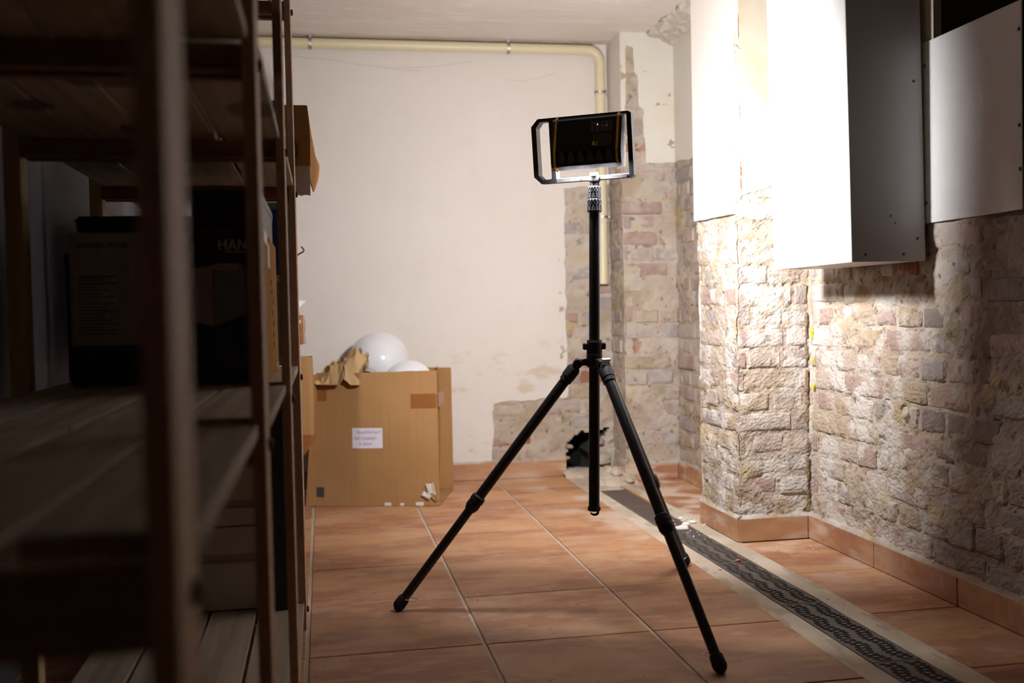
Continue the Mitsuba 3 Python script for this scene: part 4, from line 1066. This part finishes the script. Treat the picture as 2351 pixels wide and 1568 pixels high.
part(c2, "sticker", cbox(-0.1125, -0.1119, 2.30, 2.40, 0.965, 1.018, 0), "mat_paper", label="white paper sticker")
part(c2, "corner_tape", cbox(-0.1125, -0.1118, 2.17, 2.30, 1.012, 1.0375, 0), "mat_tape")
part(c2, "corner_tape", cbox(-0.1125, -0.1118, 2.60, 2.74, ZM + 0.001, ZM + 0.022, 0), "mat_tape")
part(c2, "side_print", cat([cbox(-0.1125, -0.1120, 2.44 + dy, 2.47 + dy, z, z + 0.012, 0) for dy, z in ((0, 0.93), (0, 0.91), (0.05, 0.885), (0.02, 0.86), (0.06, 0.835), (0.04, 0.81), (0.05, 0.785))]), "mat_print_dark")
c3 = thing("flat_case", "flat dark case lying on top of the SWING-PLUS carton", "case")
carton(c3, -0.488, -0.262, 2.24, 2.74, 1.035, 1.071, "mat_carton_black", 0.006)
part(c3, "lid_rim", cbox(-0.490, -0.260, 2.238, 2.742, 1.058, 1.063, 0.001), "mat_black_two")
c4 = thing("carton", "flat black carton with a small grey label lying on the HAN carton", "carton")
carton(c4, -0.255, -0.118, 2.19, 2.70, 1.038, 1.118, "mat_carton_black")
part(c4, "label", cbox(-0.232, -0.190, 2.1895, 2.1900, 1.075, 1.095, 0), "mat_slate", label="small grey label")
part(c4, "lid", cbox(-0.2565, -0.1165, 2.1885, 2.7015, 1.100, 1.1185, 0.001), "mat_carton_black")
c5 = thing("storage_box", "added dark box filling the dark area on the middle shelf beside the rear post", "box")
carton(c5, -0.552, -0.512, 2.42, 2.75, ZM, 1.00, "mat_slate", 0.004)  # dark box added to fill the dark area beside the rear post
part(c5, "lid", cbox(-0.554, -0.510, 2.418, 2.752, 0.985, 1.004, 0.002), "mat_slate")
# bottom shelf: white drawer stack and grey board
ZB = LV["bottom"]
dr_ = thing("drawer_stack", "stack of pale drawer fronts standing on the bottom shelf of the unit", "drawers")
carton(dr_, -0.42, -0.1525, 2.872 - 0.03, 2.895, ZB, 0.60, "mat_carton_grey")
for z0, z1 in ((ZB + 0.004, 0.205), (0.228, 0.300), (0.304, 0.350), (0.372, 0.455), (0.475, 0.585)):
    part(dr_, "drawer_front", cbox(-0.419, -0.1535, 2.830, 2.844, z0, z1, 0.002), "mat_white_board")
gb = thing("grey_board", "dark slate-grey board standing on end beside the pale drawer fronts", "board")
put(gb, cbox(-0.150, -0.108, 2.805, 2.858, ZB, 0.640, 0.002), "mat_slate")
# upper shelf: carton with a globe in it
ZU = LV["upper"]
c6 = thing("carton", "dark carton holding a white globe lampshade on the upper shelf", "carton")
part(c6, "body", cat([cbox(-0.42, -0.080, 2.365, 2.370, ZU, 1.335, 0.001), cbox(-0.42, -0.080, 2.735, 2.740, ZU, 1.335, 0.001), cbox(-0.42, -0.415, 2.370, 2.735, ZU, 1.335, 0.001), cbox(-0.085, -0.080, 2.370, 2.735, ZU, 1.335, 0.001), cbox(-0.415, -0.085, 2.370, 2.735, ZU, ZU + 0.004, 0)]), "mat_slate")
part(c6, "dark_rim", cat([cbox(-0.4205, -0.0795, 2.3640, 2.365, 1.308, 1.3355, 0), cbox(-0.0800, -0.0795, 2.365, 2.74, 1.308, 1.3355, 0)]), "mat_carton_black")
g4 = thing("globe_lamp", "white globe lampshade sitting in the dark carton on the upper shelf", "lampshade")
put(g4, globe((-0.238, 2.5525, ZU + 0.156), 0.150), "mat_globe", True)
# cable looping off the top shelf
cb = thing("cable", "thin grey cable hanging in a loop under the top shelf of the unit", "cable")
pts = []
for t in np.linspace(0, 1, 24):
    pts.append((-0.200 + 0.115 * t, 2.70, 1.688 - 0.012 * math.sin(math.pi * 2 * t) - 0.075 * t ** 2))
put(cb, sweep(pts, 0.0024, 8), "mat_cable", True)

# ================================================================== GREY METAL RACK BEHIND IT
mr = thing("metal_rack", "grey metal rack behind the wooden shelving unit, mostly hidden", "shelving")
MY0, MY1, MX0, MX1 = 3.05, 4.00, -0.60, -0.084
for x, y in ((MX1, MY0), (MX0, MY0), (MX1, MY1), (MX0, MY1)):
    part(mr, "post", cat([cbox(x - 0.026, x, y, y + 0.0025, 0, 1.30, 0.0005), cbox(x - 0.0025, x, y, y + 0.030, 0, 1.30, 0.0005)]), "mat_rack_grey")
for z in (0.10, 0.43, 0.745, 1.268):
    part(mr, "shelf", cbox(MX0, MX1 - 0.003, MY0 + 0.003, MY1 + 0.027, z - 0.03, z, 0.001), "mat_rack_grey")
def rbox(name, label, category, x0, x1, y0, y1, z0, z1, m, lid=None):
    k = thing(name, label, category)
    if lid:
        carton(k, x0, x1, y0, y1, z0, z1 - 0.02, m)
        part(k, "lid", cbox(x0 - 0.002, x1 + 0.002, y0 - 0.002, y1 + 0.002, z1 - 0.02, z1, 0.002), lid)
    else:
        put(k, cbox(x0, x1, y0, y1, z0, z1, 0.004), m)
    return k
rbox("storage_box", "blue storage box seen between the two far posts of the shelving unit", "box", -0.30, -0.090, 3.12, 3.60, 0.98, 1.19, "mat_blue", "mat_teal_bin")
rbox("storage_box", "pale grey storage box seen between the far posts below the blue box", "box", -0.30, -0.092, 3.10, 3.60, 0.747, 0.978, "mat_teal_bin", "mat_white_board")
rbox("storage_box", "grey-teal bin in the metal rack, seen above the SWING-PLUS carton", "box", -0.585, -0.33, 3.20, 3.80, 0.747, 1.16, "mat_teal_bin", "mat_white_board")
# sagging carton with an open flap sticking out of the rack
c7 = thing("cardboard_box", "brown cardboard box jutting into the aisle high on the rack, flap hanging down", "box")
def c7side(u, v):
    return (-0.029 + 0.021 * math.sin(math.pi * v) ** 0.8 * (0.3 + 0.7 * u) + 0.012 * (v < .5) * u, 3.14 + 0.42 * u, 1.272 + 0.206 * v - 0.012 * u * v)
part(c7, "side", sheet(c7side, 12, 12, 0.004), "mat_cardboard", 35)
part(c7, "front", sheet(lambda u, v: (-0.30 + (0.272 + 0.006 * math.sin(math.pi * v) ** 0.8) * u, 3.14, 1.272 + 0.206 * v), 5, 13, 0.004), "mat_cardboard")
part(c7, "top", sheet(lambda u, v: (-0.30 + 0.270 * u, 3.14 + 0.42 * v, 1.477), 4, 4, 0.004), "mat_cardboard")
part(c7, "base", sheet(lambda u, v: (-0.30 + 0.270 * u, 3.14 + 0.42 * v, 1.274), 4, 4, 0.004), "mat_cardboard")
part(c7, "outer_flap", sheet(lambda u, v: (-0.30 + 0.279 * u, 3.036 - 0.01 * v, 1.285 + 0.085 * v), 6, 5, 0.004), "mat_cardboard", label="open flap, brown outside")
part(c7, "hanging_flap", sheet(lambda u, v: (-0.22 + 0.197 * u, 3.042, 1.206 + 0.080 * v - 0.006 * (v < .05) * meshkit.noise(np.array([u * 30, 0, 0]))), 24, 6, 0.003), "mat_card_white", label="pale torn inner flap")
part(c7, "printed_swirl", cat([sweep([(-0.068 + 0.010 * math.sin(a) * (1 + .1 * k), 3.0235, 1.330 + 0.026 * math.cos(a)) for a in np.linspace(0.2, 3.3, 14)], 0.0012, 6) for k in (0, 3)]), "mat_print_dark", True)
# taped long carton standing on the lower rack shelf
c8 = thing("cardboard_box", "slim cardboard carton with taped pointed end sticking out beside the big box", "box")
def tube8(u, v):
    a = 2 * math.pi * u
    cx, cy = -0.088, 4.665
    wx = 0.040 * (1 - 0.55 * max(0, (0.16 - v) / 0.16)) + 0.004 * math.sin(math.pi * v)
    sx = abs(math.cos(a)) ** 0.35 * math.copysign(1, math.cos(a)); sy = abs(math.sin(a)) ** 0.35 * math.copysign(1, math.sin(a))
    return (cx + wx * sx, cy + 0.06 * sy, 0.250 + 0.425 * v + (0.03 * max(0, (0.16 - v) / 0.16) * (sx if sx > 0 else 0)))
part(c8, "body", sheet(tube8, 41, 16, 0.003), "mat_cardboard", 40)
part(c8, "tape", sheet(lambda u, v: (tube8(u, v * .2)[0] + 0.0025 * math.cos(2 * math.pi * u), tube8(u, v * .2)[1] + 0.0025 * math.sin(2 * math.pi * u), tube8(u, v * .2)[2]), 41, 6, 0.001), "mat_tape", 40, label="glossy brown tape around the lower end")
pc = thing("parcel", "small parcel wrapped in shiny brown tape sticking out of the rack", "parcel")
def parcel(u, v):
    a = 2 * math.pi * u
    sx = abs(math.cos(a)) ** 0.4 * math.copysign(1, math.cos(a)); sy = abs(math.sin(a)) ** 0.4 * math.copysign(1, math.sin(a))
    w = 0.006 * (meshkit.fbm(np.array([u * 8, v * 6, 2.0]), 3, 4) - 0.5)
    k = 1 if 0.03 < v < 0.97 else 0.02
    return (-0.105 + (0.043 + w) * sx * k, 3.80 + (0.08 + w) * sy * k, 0.745 + 0.005 + 0.115 * v)
put(pc, sheet(parcel, 41, 18, 0.001), "mat_parcel", 40)
hkk = thing("hook", "thin bent wire hook poking into the aisle above the rack shelf", "hook")
put(hkk, sweep([(-0.084, 3.075, 1.028), (-0.066, 3.075, 1.033), (-0.0475, 3.075, 1.044), (-0.046, 3.075, 1.048), (-0.053, 3.075, 1.058)], 0.0022, 8), "mat_cable", True)
bk = thing("shelf_bracket", "small white pointed bracket sticking out of the rack into the aisle", "bracket")
put(bk, xf(extrude(Polygon([(-0.10, 0.915), (-0.058, 0.9135), (-0.068, 0.902), (-0.088, 0.885), (-0.10, 0.88)]), 0.03), np.array([[1, 0, 0, 0], [0, 0, 1, 4.02], [0, 1, 0, 0], [0, 0, 0, 1.0]])), "mat_enamel")
bb = thing("dark_bin", "black bin on the floor left of the big cardboard box", "bin")
part(bb, "body", cbox(-0.34, -0.104, 4.62, 4.88, 0.0, 0.235, 0.006), "mat_black_two")
part(bb, "rim", cbox(-0.345, -0.100, 4.615, 4.885, 0.230, 0.248, 0.004), "mat_black_two")

# ================================================================== SMALL DEBRIS ON THE FLOOR
for k, (x, y, r, sq, lab) in enumerate([
        (1.345, 3.80, 0.020, (1.5, 0.7, 0.5), "flat white plaster crumb lying across the drain grate joint"),
        (1.385, 3.86, 0.014, (1.2, 0.8, 0.6), "white plaster crumb on the drain's right lip by the near pier"),
        (1.425, 3.90, 0.012, (1.3, 0.9, 0.5), "white plaster crumb on the concrete at the pier's foot"),
        (1.405, 3.98, 0.010, (1.1, 0.9, 0.6), "small white plaster crumb farthest behind the near pier's foot"),
        (1.255, 3.18, 0.0055, (1.2, 0.8, 0.6), "tiny white plaster crumb on the left edge of the wavy grate")]):
    t = thing("plaster_crumb", lab, "plaster crumb")
    put(t, rock((x, y, 0.0035 + 0.35 * r * sq[2]), r, 20 + k, sq, 2), "mat_crumb", 40)
t = thing("brick_chip", "small orange brick chip lying on the wavy drain grate", "brick chip")
put(t, rock((1.352, 3.265, 0.006), 0.009, 33, (1.1, 0.8, 0.5), 2), "mat_chip", 40)
dg = np.random.default_rng(12)
ms = [rock((x, y, 0.003), r, int(1 + 50 * x), (1, 1, .6), 1) for x, y, r in zip(dg.uniform(1.40, 1.70, 60), dg.uniform(2.6, 3.52, 60), dg.uniform(0.0012, 0.003, 60)) if x < 1.48 or y > 3.3]
ms += [rock((x, y, 0.004), r, int(1 + 50 * x), (1, 1, .6), 1) for x, y, r in zip(dg.uniform(1.34, 1.46, 40), dg.uniform(3.6, 4.05, 40), dg.uniform(0.0015, 0.004, 40))]
k = thing("grit", "fine plaster grit scattered on the concrete beside the drain", "grit", kind="stuff")
put(k, cat(ms), "mat_crumb")
